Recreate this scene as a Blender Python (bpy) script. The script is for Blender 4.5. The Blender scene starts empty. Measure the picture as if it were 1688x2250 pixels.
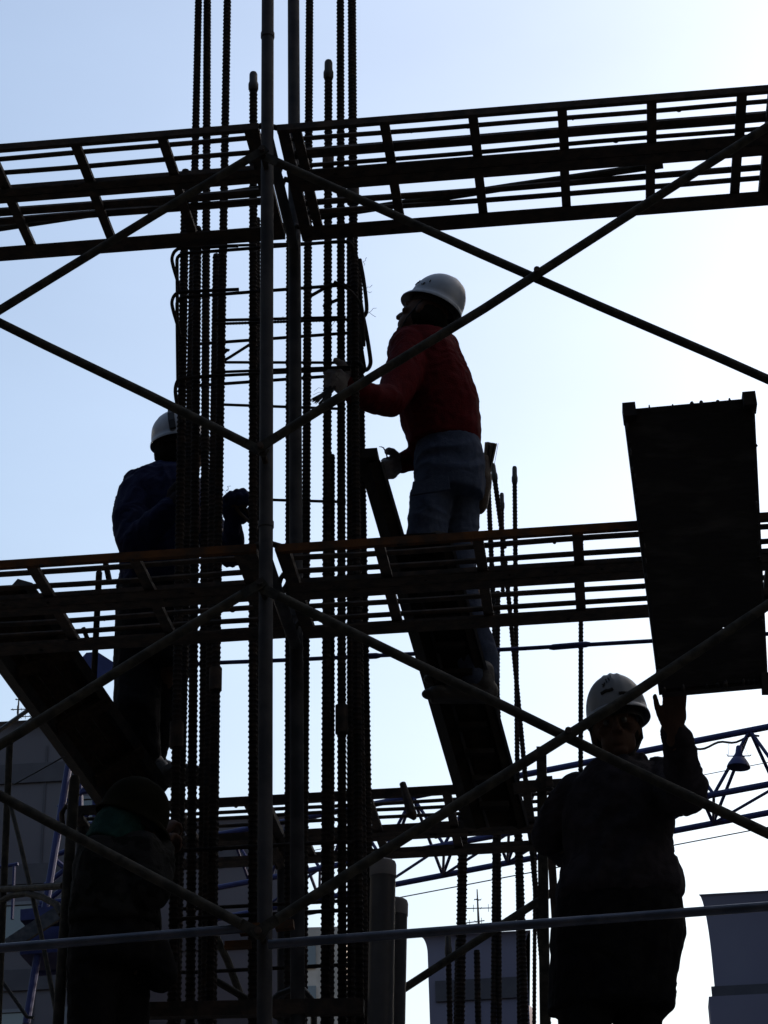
import bpy, bmesh, math, random
from mathutils import Vector as V, Matrix, noise
random.seed(7)
S = bpy.context.scene
# ------------------------------------------------------------------ camera, sky, sun, exposure
EYE = V((0, 0, 1.6)); FOC = 4600.0; PITCH = math.radians(27.5); ROLL = math.radians(1.5)
_F = V((0, math.cos(PITCH), math.sin(PITCH))); _U0 = V((0, -math.sin(PITCH), math.cos(PITCH))); _R0 = V((1, 0, 0))
_R = _R0 * math.cos(ROLL) - _U0 * math.sin(ROLL); _U = _U0 * math.cos(ROLL) + _R0 * math.sin(ROLL)
cam_data = bpy.data.cameras.new('camera'); cam = bpy.data.objects.new('camera', cam_data)
S.collection.objects.link(cam); S.camera = cam
cam.matrix_world = Matrix(((_R.x, _U.x, -_F.x, EYE.x), (_R.y, _U.y, -_F.y, EYE.y), (_R.z, _U.z, -_F.z, EYE.z), (0, 0, 0, 1)))
cam_data.sensor_fit = 'VERTICAL'; cam_data.sensor_height = 36.0; cam_data.lens = 36.0 * FOC / 2250
cam_data.clip_start = 0.1; cam_data.clip_end = 3000
SUN_EL, SUN_AZ = math.radians(26), math.radians(62)      # azimuth measured from +Y towards +X
world = bpy.data.worlds.new('World'); S.world = world; world.use_nodes = True
nt = world.node_tree; bg = nt.nodes['Background']
sky = nt.nodes.new('ShaderNodeTexSky'); sky.sky_type = 'NISHITA'; sky.sun_disc = False
sky.sun_elevation = SUN_EL; sky.sun_rotation = SUN_AZ
sky.air_density = 1.3; sky.dust_density = 6.0; sky.ozone_density = 1.6
stc = nt.nodes.new('ShaderNodeTexCoord'); veil = nt.nodes.new('ShaderNodeTexNoise'); vmap = nt.nodes.new('ShaderNodeMapping')
vmap.inputs['Scale'].default_value = (2.2, 2.2, 6.0); veil.inputs['Scale'].default_value = 2.4; veil.inputs['Detail'].default_value = 5
nt.links.new(stc.outputs['Generated'], vmap.inputs[0]); nt.links.new(vmap.outputs[0], veil.inputs['Vector'])
vr = nt.nodes.new('ShaderNodeMapRange'); vr.inputs[3].default_value = .93; vr.inputs[4].default_value = 1.09      # thin uneven high cloud
vm = nt.nodes.new('ShaderNodeVectorMath'); vm.operation = 'SCALE'
nt.links.new(veil.outputs['Fac'], vr.inputs[0]); nt.links.new(sky.outputs[0], vm.inputs[0]); nt.links.new(vr.outputs[0], vm.inputs['Scale'])
nt.links.new(vm.outputs[0], bg.inputs[0]); bg.inputs[1].default_value = 0.15
sl = bpy.data.lights.new('sun', 'SUN'); sl.energy = 2.2; sl.angle = math.radians(0.5); sl.color = (1.0, .9, .78)
so = bpy.data.objects.new('sun', sl); S.collection.objects.link(so)
so.rotation_euler = V((-math.sin(SUN_AZ) * math.cos(SUN_EL), -math.cos(SUN_AZ) * math.cos(SUN_EL), -math.sin(SUN_EL))).to_track_quat('-Z', 'Y').to_euler()
so.location = (20, 60, 30)
S.view_settings.view_transform = 'Standard'; S.view_settings.look = 'None'
S.view_settings.gamma = 1; S.view_settings.use_curve_mapping = False
S.view_settings.exposure = 0.98
S.cycles.max_bounces = 4; S.cycles.diffuse_bounces = 2; S.cycles.glossy_bounces = 2
S.cycles.use_denoising = True

# ------------------------------------------------------------------ survey: photograph bearings to places on site
YAW = math.radians(5); TY = math.tan(YAW)
EX = V((math.cos(YAW), -math.sin(YAW), 0)); EY = V((math.sin(YAW), math.cos(YAW), 0)); EZ = V((0, 0, 1))
def bearing(u, v): return _F + _R * ((u - 844) / FOC) + _U * ((1125 - v) / FOC)
def P(u, v, D):            # point at distance D (plane parallel to the scaffold front)
    d = bearing(u, v); return EYE + d * (D / (d.y + d.x * TY))
def Pz(u, v, z):           # point at height z
    d = bearing(u, v); return EYE + d * ((z - EYE.z) / d.z)
def px(q, n): return n / FOC * (q - EYE).dot(_F)      # n photograph pixels at that place, in metres

# ------------------------------------------------------------------ mesh builder
class MB:
    def __init__(s): s.v = []; s.f = []; s.mi = []
    def ring(s, c, a, b, n, ph=0.0):
        i0 = len(s.v)
        for k in range(n):
            t = 2 * math.pi * k / n + ph
            s.v.append(c + a * math.cos(t) + b * math.sin(t))
        return i0
    def bridge(s, i, j, n):
        for k in range(n):
            k2 = (k + 1) % n; s.f.append((i + k, i + k2, j + k2, j + k))
    def cap(s, i, n, flip=False):
        s.f.append(tuple(range(i, i + n)) if not flip else tuple(range(i + n - 1, i - 1, -1)))
    def tube(s, pts, r, n=10, closed=False, r2=None, caps=True):
        pts = [V(p) for p in pts]; m = len(pts)
        rs = r if isinstance(r, (list, tuple)) else [r + ((r2 - r) * k / (m - 1) if r2 is not None else 0) for k in range(m)]
        idx = []; prev = None
        for k, p in enumerate(pts):
            if closed: t = pts[(k + 1) % m] - pts[k - 1]
            else: t = pts[min(k + 1, m - 1)] - pts[max(k - 1, 0)]
            t.normalize()
            if prev is None:
                a = t.orthogonal().normalized()
            else:
                a = prev - t * prev.dot(t)
                a = a.normalized() if a.length > 1e-6 else t.orthogonal().normalized()
            prev = a; b = t.cross(a)
            idx.append(s.ring(p, a * rs[k], b * rs[k], n))
        for k in range(m - 1): s.bridge(idx[k], idx[k + 1], n)
        if closed: s.bridge(idx[-1], idx[0], n)
        elif caps: s.cap(idx[0], n, True); s.cap(idx[-1], n)
        return s
    def box(s, c, ax, ay, az):     # centre and three half-axis vectors
        c = V(c); i = len(s.v)
        for sx in (-1, 1):
            for sy in (-1, 1):
                for sz in (-1, 1): s.v.append(c + ax * sx + ay * sy + az * sz)
        for q in ((0, 1, 3, 2), (4, 6, 7, 5), (0, 4, 5, 1), (2, 3, 7, 6), (0, 2, 6, 4), (1, 5, 7, 3)):
            s.f.append(tuple(i + k for k in q))
        return s
    def beam(s, p, q, w, h, up=None):  # rectangular bar from p to q: w across, h along up
        p = V(p); q = V(q); d = (q - p); L = d.length; d.normalize()
        up = V(up) if up is not None else EZ
        if abs(d.dot(up)) > .98: up = EY
        a = d.cross(up).normalized(); b = a.cross(d).normalized()
        return s.box((p + q) / 2, d * (L / 2), a * (w / 2), b * (h / 2))
    def rebar(s, p, q, r, n=8, pitch=.019):
        p = V(p); q = V(q); d = q - p; L = d.length; d.normalize()
        a = d.orthogonal().normalized(); b = d.cross(a); prev = None
        m = int(L / pitch); first = None
        for k in range(m):
            for (o, rr) in ((.0, .94), (.42, .94), (.58, 1.1), (.86, 1.1)):
                c = p + d * ((k + o) * L / m); w = r * rr
                i = s.ring(c, a * w, b * w, n)
                if prev is not None: s.bridge(prev, i, n)
                else: first = i
                prev = i
        s.cap(first, n, True); s.cap(prev, n); return s
    def sphere(s, c, rx, ry=None, rz=None, n=14, m=9, ax=None):
        ry = rx if ry is None else ry; rz = rx if rz is None else rz
        X, Y, Z = ax if ax else (V((1, 0, 0)), V((0, 1, 0)), V((0, 0, 1)))
        c = V(c); prev = None; i0 = len(s.v); s.v.append(c + Z * rz)
        for k in range(1, m):
            t = math.pi * k / m
            i = s.ring(c + Z * (rz * math.cos(t)), X * (rx * math.sin(t)), Y * (ry * math.sin(t)), n)
            if prev is None:
                for j in range(n): s.f.append((i0, i + j, i + (j + 1) % n))
            else:
                s.bridge(i, prev, n) if False else s.bridge(prev, i, n)
            prev = i
        l = len(s.v); s.v.append(c - Z * rz)
        for j in range(n): s.f.append((prev + (j + 1) % n, prev + j, l))
        return s
    def build(s, name, mat, parent=None, sharp=35, **tags):
        me = bpy.data.meshes.new(name)
        o0 = V(parent.get('base', (0, 0, 0))) if parent is not None else V((0, 0, 0))
        if parent is not None and parent.parent is not None: o0 = V(parent.parent.get('base', (0, 0, 0)))
        if parent is None:
            n = len(s.v); o0 = sum(s.v, V((0, 0, 0))) / n; o0.z = min(q.z for q in s.v)
        me.from_pydata([tuple(q - o0) for q in s.v], [], s.f)
        bm = bmesh.new(); bm.from_mesh(me); bmesh.ops.recalc_face_normals(bm, faces=bm.faces); bm.to_mesh(me); bm.free()
        for pl in me.polygons: pl.use_smooth = True
        me.set_sharp_from_angle(angle=math.radians(sharp))
        me.materials.append(mat)
        o = bpy.data.objects.new(name, me); S.collection.objects.link(o)
        if parent is not None: o.parent = parent
        else: o.location = o0
        for k, w in tags.items(): o[k] = w
        return o
def smooth(pts, n=5):      # Catmull-Rom through the points
    pts = [V(p) for p in pts]; q = [pts[0] * 2 - pts[1]] + pts + [pts[-1] * 2 - pts[-2]]; out = []
    for a, b, c, d in zip(q, q[1:], q[2:], q[3:]):
        for k in range(n):
            t = k / n; out.append(((b * 2) + (c - a) * t + (a * 2 - b * 5 + c * 4 - d) * t * t + (b * 3 - a - c * 3 + d) * t ** 3) * .5)
    return out + [pts[-1]]
def thing(name, loc, label, cat, group=None):
    o = bpy.data.objects.new(name, None); S.collection.objects.link(o)
    o.empty_display_size = .1; o.location = loc; o['base'] = tuple(loc); o['label'] = label; o['category'] = cat
    if group: o['group'] = group
    return o
def tag(o, label, cat, group=None):
    o['label'] = label; o['category'] = cat
    if group: o['group'] = group
    return o

# ------------------------------------------------------------------ materials
def mat(name, col, rough=.7, metal=0.0, col2=None, scale=14.0, bump=.15, spec=.3, detail=6, stretch=None, lo=.4, hi=.62, bscale=None):
    m = bpy.data.materials.new(name); m.use_nodes = True; n = m.node_tree.nodes; l = m.node_tree.links
    b = n['Principled BSDF']; b.inputs['Roughness'].default_value = rough; b.inputs['Metallic'].default_value = metal
    b.inputs['Specular IOR Level'].default_value = spec
    tc = n.new('ShaderNodeTexCoord'); mp = n.new('ShaderNodeMapping'); l.new(tc.outputs['Object'], mp.inputs[0])
    if stretch: mp.inputs['Scale'].default_value = stretch
    nz = n.new('ShaderNodeTexNoise'); nz.inputs['Scale'].default_value = scale; nz.inputs['Detail'].default_value = detail
    l.new(mp.outputs[0], nz.inputs['Vector'])
    rp = n.new('ShaderNodeValToRGB'); rp.color_ramp.elements[0].position = lo; rp.color_ramp.elements[1].position = hi
    c2 = col2 if col2 else tuple(min(1, c * 1.5) for c in col)
    rp.color_ramp.elements[0].color = (*col, 1); rp.color_ramp.elements[1].color = (*c2, 1)
    l.new(nz.outputs['Fac'], rp.inputs[0]); l.new(rp.outputs[0], b.inputs['Base Color'])
    if bump:
        n2 = n.new('ShaderNodeTexNoise'); n2.inputs['Scale'].default_value = bscale or scale * 4; n2.inputs['Detail'].default_value = 4
        l.new(mp.outputs[0], n2.inputs['Vector'])
        bp = n.new('ShaderNodeBump'); bp.inputs['Strength'].default_value = bump; bp.inputs['Distance'].default_value = .01
        l.new(n2.outputs['Fac'], bp.inputs['Height']); l.new(bp.outputs[0], b.inputs['Normal'])
    return m
M = dict(
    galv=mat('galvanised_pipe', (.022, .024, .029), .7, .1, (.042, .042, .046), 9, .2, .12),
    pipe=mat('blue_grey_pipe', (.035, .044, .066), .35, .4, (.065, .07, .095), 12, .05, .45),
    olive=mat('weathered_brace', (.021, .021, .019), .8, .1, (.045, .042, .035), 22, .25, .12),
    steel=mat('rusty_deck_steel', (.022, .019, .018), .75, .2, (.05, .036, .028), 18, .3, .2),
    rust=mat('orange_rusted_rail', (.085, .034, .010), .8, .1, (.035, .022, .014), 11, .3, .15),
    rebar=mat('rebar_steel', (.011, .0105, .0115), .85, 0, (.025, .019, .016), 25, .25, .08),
    capm=mat('rubber_cap', (.03, .03, .03), .6, 0, (.04, .04, .04), 20, .1, .2),
    blue=mat('blue_crane_paint', (.009, .0125, .058), .6, .0, (.013, .018, .075), 5, .05, .2),
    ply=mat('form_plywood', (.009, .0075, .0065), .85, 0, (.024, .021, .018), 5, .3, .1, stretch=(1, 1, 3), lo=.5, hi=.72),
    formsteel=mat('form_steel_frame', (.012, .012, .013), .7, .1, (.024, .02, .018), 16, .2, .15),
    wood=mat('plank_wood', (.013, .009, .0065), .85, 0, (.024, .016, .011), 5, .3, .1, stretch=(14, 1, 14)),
    conc=mat('concrete', (.19, .185, .18), .9, 0, (.26, .25, .24), .6, .3, .2, bscale=20),
    wallA=mat('grey_panel_wall', (.058, .053, .064), .8, 0, (.068, .063, .073), .25, .05, .2),
    wallB=mat('lilac_grey_wall', (.088, .082, .118), .8, 0, (.10, .096, .13), .25, .05, .2),
    band=mat('dark_wall_band', (.075, .08, .095), .6, 0, (.09, .092, .105), .5, .05, .3),
    glass=mat('dark_glass', (.03, .04, .055), .08, 0, (.04, .05, .06), .5, 0, .6),
    earth=mat('site_earth', (.10, .08, .06), .95, 0, (.17, .14, .11), .8, .6, .1),
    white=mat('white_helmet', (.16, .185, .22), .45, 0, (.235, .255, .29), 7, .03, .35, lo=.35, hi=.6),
    cream=mat('shade_darkened_cap', (.007, .0068, .004), .95, 0, (.010, .0095, .006), 9, .1, .03),  # hat colour darkened to carry the shade of the decks above
    mark=mat('black_marker', (.01, .01, .012), .6, 0, (.015, .015, .015), 20, 0, .2),
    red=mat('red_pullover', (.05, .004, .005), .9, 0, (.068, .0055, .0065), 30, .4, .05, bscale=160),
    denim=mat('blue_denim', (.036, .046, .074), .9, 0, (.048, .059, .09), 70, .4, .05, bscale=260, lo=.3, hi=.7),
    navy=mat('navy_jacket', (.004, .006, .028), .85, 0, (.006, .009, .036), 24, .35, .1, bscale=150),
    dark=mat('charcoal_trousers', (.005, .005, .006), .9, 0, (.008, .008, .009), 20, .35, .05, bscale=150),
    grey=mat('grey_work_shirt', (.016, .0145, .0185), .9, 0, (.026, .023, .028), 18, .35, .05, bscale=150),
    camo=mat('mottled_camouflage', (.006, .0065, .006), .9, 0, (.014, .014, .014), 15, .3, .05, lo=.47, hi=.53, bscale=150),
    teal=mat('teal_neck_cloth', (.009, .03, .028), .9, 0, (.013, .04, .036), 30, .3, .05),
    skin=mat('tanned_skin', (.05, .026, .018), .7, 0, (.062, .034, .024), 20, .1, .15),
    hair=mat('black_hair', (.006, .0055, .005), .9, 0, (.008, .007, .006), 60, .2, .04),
    glove=mat('white_cotton_glove', (.15, .14, .145), .95, 0, (.21, .2, .2), 25, .4, .05, bscale=260),
    leather=mat('brown_leather', (.03, .02, .014), .7, 0, (.045, .03, .02), 20, .3, .25),
    boot=mat('dark_boot', (.015, .013, .012), .6, 0, (.025, .022, .02), 20, .3, .3),
    wire=mat('tie_wire', (.03, .03, .032), .5, .6, (.05, .045, .04), 20, 0, .4),
    pvc=mat('grey_plastic_pipe', (.045, .045, .05), .5, 0, (.06, .06, .065), 10, .1, .35),
    pvccap=mat('pale_pipe_cap', (.16, .15, .15), .6, 0, (.2, .19, .19), 10, .1, .3),
    eye=mat('eye', (.05, .05, .05), .3, 0, (.06, .06, .06), 10, 0, .3),
    joint=mat('wall_joint', (.036, .034, .042), .8, 0, (.042, .04, .048), 2, 0, .2),
    rubber=mat('black_hose', (.012, .012, .013), .5, 0, (.02, .02, .02), 10, .1, .35),
)

# ------------------------------------------------------------------ setting
g = MB(); g.box((0, 0, -.1), V((900, 0, 0)), V((0, 900, 0)), V((0, 0, .1)))
g.build('ground', M['earth'], kind='structure')
sb = MB(); sb.box((0, 8.6, .075), V((9, 0, 0)), V((0, 4.2, 0)), V((0, 0, .075)))
sb.build('foundation_slab', M['conc'], kind='structure')

# ------------------------------------------------------------------ far buildings
def slab_building(uL, uR, roof_pts, Y, depth, name, label, wall, floors, flare, win=True, lift=.9, base_step=None, wleft=0, rot=0.0, pivot='L'):
    """block whose front stands at y = Y; roof height from the sighted eave; flare = coved cornice (out, height)"""
    def PY(u, v):
        d = bearing(u, v); return EYE + d * (Y / d.y)
    a = PY(uL, roof_pts[0]); b = PY(uR, roof_pts[1]); zt = a.z if pivot == 'L' else b.z
    x0, x1 = a.x, b.x
    root = thing(name, (x0 if pivot == 'L' else x1, Y, 0), label, 'building'); root.rotation_euler.z = math.radians(rot)
    w = MB(); n = 7; prev = None; fo, fh = flare
    prof = [(0, 0.0), (0, zt - fh)] + [(fo * (1 - math.cos(t * math.pi / 2 / n)) , zt - fh + fh * math.sin(t * math.pi / 2 / n)) for t in range(1, n + 1)]
    prof.append((fo, zt + .02)); first = None
    for (o, z) in prof:
        i = len(w.v)
        for (x, y) in ((x0 - o + fo, Y - o), (x1 + o - fo, Y - o), (x1 + o - fo - depth * .32, Y + depth + o), (x0 - o + fo + depth * .32, Y + depth + o)): w.v.append(V((x, y, z)))
        if prev is not None: w.bridge(prev, i, 4)
        prev = i
    w.cap(prev, 4)
    w.build('wall', wall, root, sharp=20)
    if base_step:
        bx, bv = base_step; bz = PY(uL + 20, bv).z; t = MB(); t.box(((x0 + fo + x1) / 2 - bx, Y - .3, bz / 2), V(((x1 - x0) / 2, 0, 0)), V((0, .6, 0)), V((0, 0, bz / 2)))
        t.build('base_block', wall, root)
    nj = max(2, int((x1 - x0) / 3.2))
    for j in range(1, nj):
        xj = x0 + (x1 - x0) * j / nj; hj = zt - fh - .3
        jb = MB(); jb.box((xj, Y - .012, hj / 2), V((.035, 0, 0)), V((0, .02, 0)), V((0, 0, hj / 2))); jb.build('panel_joint', M['joint'], root)
    fl = 3.3; k = 0; z = zt - fh - 1.2
    while z > 2 and k < floors:
        bd = MB(); bd.box(((x0 + x1) / 2, Y - .03, z), V(((x1 - x0) / 2 - fo * .5 - wleft, 0, 0)), V((0, .05, 0)), V((0, 0, .32)))
        bd.build('floor_band', M['joint'], root)
        if win:
            nW = max(2, int((x1 - x0 - 2 * fo) / 2.4)); sp = (x1 - x0 - 2 * fo) / nW
            for j in range(nW):
                if (j * 7 + k * 3) % 4 == 0: continue
                xc = x0 + fo + sp * (j + .5)
                fr = MB(); hw, hh = sp * .27, .62; zc = z - 1.55
                for (cx, cz, ax, az) in ((xc, zc + hh, hw + .05, .05), (xc, zc - hh, hw + .05, .05), (xc - hw, zc, .05, hh - .05), (xc + hw, zc, .05, hh - .05)):
                    fr.box((cx, Y - .05, cz), V((ax, 0, 0)), V((0, .06, 0)), V((0, 0, az)))
                fo_ = fr.build('window', M['band'], root)
                pn = MB(); pn.box((xc, Y - .01, zc), V((hw - .05, 0, 0)), V((0, .03, 0)), V((0, 0, hh - .05))); pn.build('pane', M['glass'], fo_)
        z -= fl; k += 1
    return root, zt
slab_building(-1500, 330, (1695, 1575), 62, 14, 'apartment_building', 'broad grey building at left with a rooftop antenna mast', M['wallA'], 4, (.25, .5), rot=-4.5, pivot='R')
slab_building(270, 655, (1806, 1790), 78, 14, 'office_building', 'grey building seen between the column bars left of the gap', M['wallA'], 3, (.2, .4), win=False, rot=-4.5, pivot='R')
slab_building(926, 1166, (2062, 2046), 64, 9, 'corniced_building', 'small bluish grey building with flared cornice and antenna', M['wallB'], 3, (.18, .5), win=False, wleft=.3, rot=-6)
slab_building(1536, 2600, (1971, 1895), 60, 14, 'flared_building', 'bluish grey building with concave flared side at right edge', M['wallB'], 3, (.2, 1.8), win=False, base_step=(.13, 2207), rot=-6)
# pale lit block far down the gap
def PY(u, v, Y):
    d = bearing(u, v); return EYE + d * (Y / d.y)
a = PY(640, 2030, 150); b = PY(760, 2028, 150)
root = thing('distant_block', ((a.x + b.x) / 2, 160, 0), 'distant pale building low in the gap between dark posts', 'building')
w = MB(); w.box(((a.x + b.x) / 2, 160, a.z / 2), V(((b.x - a.x) / 2, 0, 0)), V((0, 9, 0)), V((0, 0, a.z / 2))); w.build('wall', M['conc'], root)
for k in range(4):
    q = MB(); q.box((a.x + 1.0, 150.9, a.z - 2.2 - 3.1 * k), V((.75, 0, 0)), V((0, .05, 0)), V((0, 0, .9))); q.build('window', M['glass'], root)


# added dark glazed blocks, out of view, to keep sun and sky fill off the site
def tower(cx, cy, hx, hy, h, label):
    root = thing('shade_tower', (cx, cy, 0), label, 'building')
    b = MB(); b.box((cx, cy, h / 2), V((hx, 0, 0)), V((0, hy, 0)), V((0, 0, h / 2))); b.build('wall', M['glass'], root)
    z = 3.4
    while z < h:
        b = MB(); b.box((cx, cy, z), V((hx + .12, 0, 0)), V((0, hy + .12, 0)), V((0, 0, .3))); b.build('floor_band', M['band'], root); z += 3.4
tower(34, 28, 9, 26, 34, 'added dark glazed tower to the right of the site, out of view, shading it')
tower(4, -17, 44, 7, 30, 'added dark glazed block behind the camera, cutting sky fill on the scaffold')
tower(-31, 14, 8, 24, 24, 'added dark glazed block to the left of the site, out of view, cutting sky fill')

# ------------------------------------------------------------------ antennas on the roofs
def antenna(base, h, label, arms, seed):
    root = thing('antenna_mast', base, label, 'antenna')
    MB().tube([base, base + EZ * h], .05, 8, r2=.018).build('mast', M['galv'], root)
    rnd = random.Random(seed)
    for (z, L, ry, n, off) in arms:
        b = MB(); d = V((math.cos(ry), math.sin(ry), .03)).normalized(); c = base + EZ * z + d * off
        b.tube([c - d * L, c + d * L], .017, 6)
        e = d.cross(EZ).normalized()
        for k in range(n):
            t = -L + 2 * L * (k + .5) / n; q = c + d * t; hh = .09 + .06 * rnd.random()
            up = EZ if k % 2 else e
            b.tube([q - up * hh, q + up * hh], .009, 5)
        b.build('yagi_arm', M['galv'], root)
    return root
q = PY(37, 1612, 66); antenna(q, 1.55, 'tall rooftop antenna mast with cross arms at far left', ((.88, .5, .05, 7, .25), (.6, .48, -.03, 6, .5), (1.25, .12, 0, 3, 0)), 1)
q = PY(92, 1605, 67); antenna(q, .62, 'short rooftop antenna right of the tall mast', ((.45, .32, .1, 5, -.1), (.2, .4, .0, 4, -.2)), 2)
q = PY(1053, 2052, 67); antenna(q, 1.5, 'spindly antenna on the small flared roof', ((.86, .62, .12, 5, .1), (.42, .4, -.25, 4, -.2), (1.15, .12, .5, 3, 0)), 3)

# ------------------------------------------------------------------ blue lattice crane
root = thing('crane_jib', (6, 36, 0), 'long blue tubular lattice crane jib crossing behind the site', 'crane jib')
T0, T1 = Pz(1760, 1583, 15.9), Pz(470, 1836, 15.9)
M0, M1 = Pz(1760, 1710, 14.75), Pz(470, 1952, 14.75)
B0, B1 = Pz(1760, 1772, 14.72), Pz(470, 2020, 14.72)
for (p, q, r, nm) in ((T0, T1, .062, 'top_chord'), (M0, M1, .06, 'far_chord'), (B0, B1, .06, 'near_chord')):
    MB().tube([p, q], r, 10).build(nm, M['blue'], root)
N = 9
for k in range(-1, N):
    tT, tA, tB = (k + .70) / N, (k + .2) / N, (k + 1.2) / N       # panel points of the top chord and of the two lower chords
    if 0 <= tT <= 1:
        for (A0, A1) in ((M0, M1), (B0, B1)):
            for t in (tA, tB):
                if 0 <= t <= 1: MB().tube([T0.lerp(T1, tT), A0.lerp(A1, t)], .034, 7).build('lattice_bar', M['blue'], root)
    if 0 <= tA <= 1:
        MB().tube([M0.lerp(M1, tA), B0.lerp(B1, tA)], .03, 7).build('lattice_bar', M['blue'], root)
        if tB <= 1: MB().tube([M0.lerp(M1, tA), B0.lerp(B1, tB)], .03, 7).build('lattice_bar', M['blue'], root)
c0 = B0 + V((0, 0, -.28)); c1 = B1 + V((0, 0, -.3))
tag(MB().tube([c0, c1], .012, 6).build('hoist_rope', M['wire']), 'thin hoist rope running just under the blue jib', 'rope')
c0 = M0 + V((0, 0, .42)); c1 = M1 + V((0, 0, .4))
tag(MB().tube([c0, c1], .008, 6).build('pull_rope', M['wire']), 'faint rope running between the blue jib chords', 'rope')
# work lamp hanging from the jib
q = P(1624, 1641, 35.5)
lamp = thing('work_lamp', q, 'bell shaped floodlight hanging from the blue jib', 'lamp')
s_ = px(q, 1.0); ax = V((.12, 0, 1)).normalized(); aX = V((1, 0, -.12)).normalized(); aY = V((0, 1, 0))
def lathe(prof, c, X, Y, Z, n=20):
    b = MB(); prev = None
    for (r, z) in prof:
        i = b.ring(c + Z * z, X * r, Y * r, n)
        if prev is not None: b.bridge(prev, i, n)
        prev = i
    return b
sh = lathe([(.1 * s_, 2 * s_), (5 * s_, 2 * s_), (6.5 * s_, 0), (8.5 * s_, -20 * s_), (8.5 * s_, -22 * s_), (13 * s_, -23 * s_), (13.5 * s_, -27 * s_), (16 * s_, -29 * s_), (23 * s_, -40 * s_), (26 * s_, -48 * s_), (25 * s_, -48 * s_), (14 * s_, -31 * s_), (.1 * s_, -29 * s_)], q, aX, aY, ax)
sh.build('lamp_shade', M['blue'], lamp)
MB().tube([q - aX * 26 * s_ - ax * 20 * s_, q - aX * 24 * s_ - ax * 24 * s_, q + aX * 24 * s_ - ax * 19 * s_, q + aX * 27 * s_ - ax * 16 * s_], 1.3 * s_, 6).build('yoke', M['blue'], lamp)
MB().tube([q - aX * 22 * s_ - ax * 24 * s_, q - aX * 24 * s_ + ax * 0 * s_, q - aX * 20 * s_ + ax * 10 * s_], .45 * s_, 6).build('cable', M['wire'], lamp)
MB().tube([q + aX * 22 * s_ - ax * 20 * s_, q + aX * 6 * s_ + ax * 12 * s_], .35 * s_, 6).build('cable', M['wire'], lamp)
# power cable festooned below the top chord
pts = []
for k in range(15):
    u = 1528 + 140 * k / 14; v = 1637 - (u - 1528) * .2 + 8 + 4 * math.sin(k * .9)
    pts.append(Pz(u, v, 15.8))
tag(MB().tube(pts, .022, 6).build('power_cable', M['rubber']), 'black cable looped under the upper jib tube above the lamp', 'cable')

# blue mast at left
root = thing('crane_mast', (-6.5, 38, 0), 'blue lattice crane mast with slanted leg at lower left', 'crane mast')
def mp(u, v, D=40): return P(u, v, D)
legs = (((158, 1640), (58, 2250), .075, 38.5), ((176, 1690), (182, 2250), .06, 41), ((209, 1700), (205, 2250), .055, 38.8))
for (a_, b_, r, D) in legs:
    MB().tube([mp(*a_, D), mp(*b_, D)], r, 10).build('mast_leg', M['blue'], root)
for (a_, b_) in (((143, 1712), (209, 1704)), ((139, 1716), (178, 1745)), ((175, 1745), (209, 1710)), ((170, 1743), (209, 1735)), ((128, 1775), (176, 1740)),
                 ((190, 1812), (209, 1810)), ((182, 1800), (206, 1774)), ((112, 1882), (152, 1868)), ((113, 1882), (148, 1912)), ((100, 1945), (150, 1905)),
                 ((88, 1985), (180, 1975)), ((90, 1990), (180, 2040)), ((110, 1975), (205, 1900)), ((80, 2060), (182, 2050)), ((80, 2062), (205, 1990)), ((70, 2140), (200, 2130))):
    MB().tube([mp(*a_, 39.2), mp(*b_, 39.2)], .055, 7).build('lattice_bar', M['blue'], root)
hd = MB(); pl = [(166, 1460), (190, 1434), (214, 1432), (250, 1455), (256, 1462), (252, 1478), (237, 1496), (222, 1512), (205, 1540), (192, 1500)]
fr = [mp(u, v, 38.6) for u, v in pl]; bk = [mp(u, v, 39.6) for u, v in pl]; n = len(pl)
hd.v = fr + bk; hd.f = [tuple(range(n)), tuple(range(2 * n - 1, n - 1, -1))] + [(k, (k + 1) % n, n + (k + 1) % n, n + k) for k in range(n)]
hd.build('sheave_head', M['blue'], root, sharp=20)
MB().tube([mp(205, 1530, 38.9), mp(176, 1700, 38.9)], .09, 10).build('head_post', M['blue'], root)
for k in (0, 1):
    pass
tag(MB().tube([mp(196, 1466 , 38.4), mp(-40, 1632, 38.4)], .045, 6).build('pendant_rope', M['wire']), 'upper of two taut ropes rising to the blue crane head', 'rope')
tag(MB().tube([mp(200, 1480, 38.4), mp(-40, 1666, 38.4)], .045, 6).build('pendant_rope', M['wire']), 'lower of two taut ropes rising to the blue crane head', 'rope')
dk = MB(); dk.beam(mp(62, 2030, 39), mp(180, 2018, 39), 1.2, .22); dk.beam(mp(62, 2088, 39), mp(175, 2080, 39), 1.2, .5); dk.build('machinery_deck', M['blue'], root)
gr = MB()
for (a_, b_) in (((0, 1905), (40, 1898)), ((32, 1900), (27, 2020)), ((85, 1992), (130, 1988)), ((85, 2004), (130, 1996)), ((92, 1984), (90, 2012)), ((104, 1984), (102, 2012)), ((118, 1982), (116, 2010))):
    gr.tube([mp(*a_, 39.4), mp(*b_, 39.4)], .035, 6)
gr.build('guard_rail', M['blue'], root)
MB().beam(mp(18, 2078, 38), mp(132, 2004, 38), .1, .26).build('access_ramp', M['galv'], root)

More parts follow.
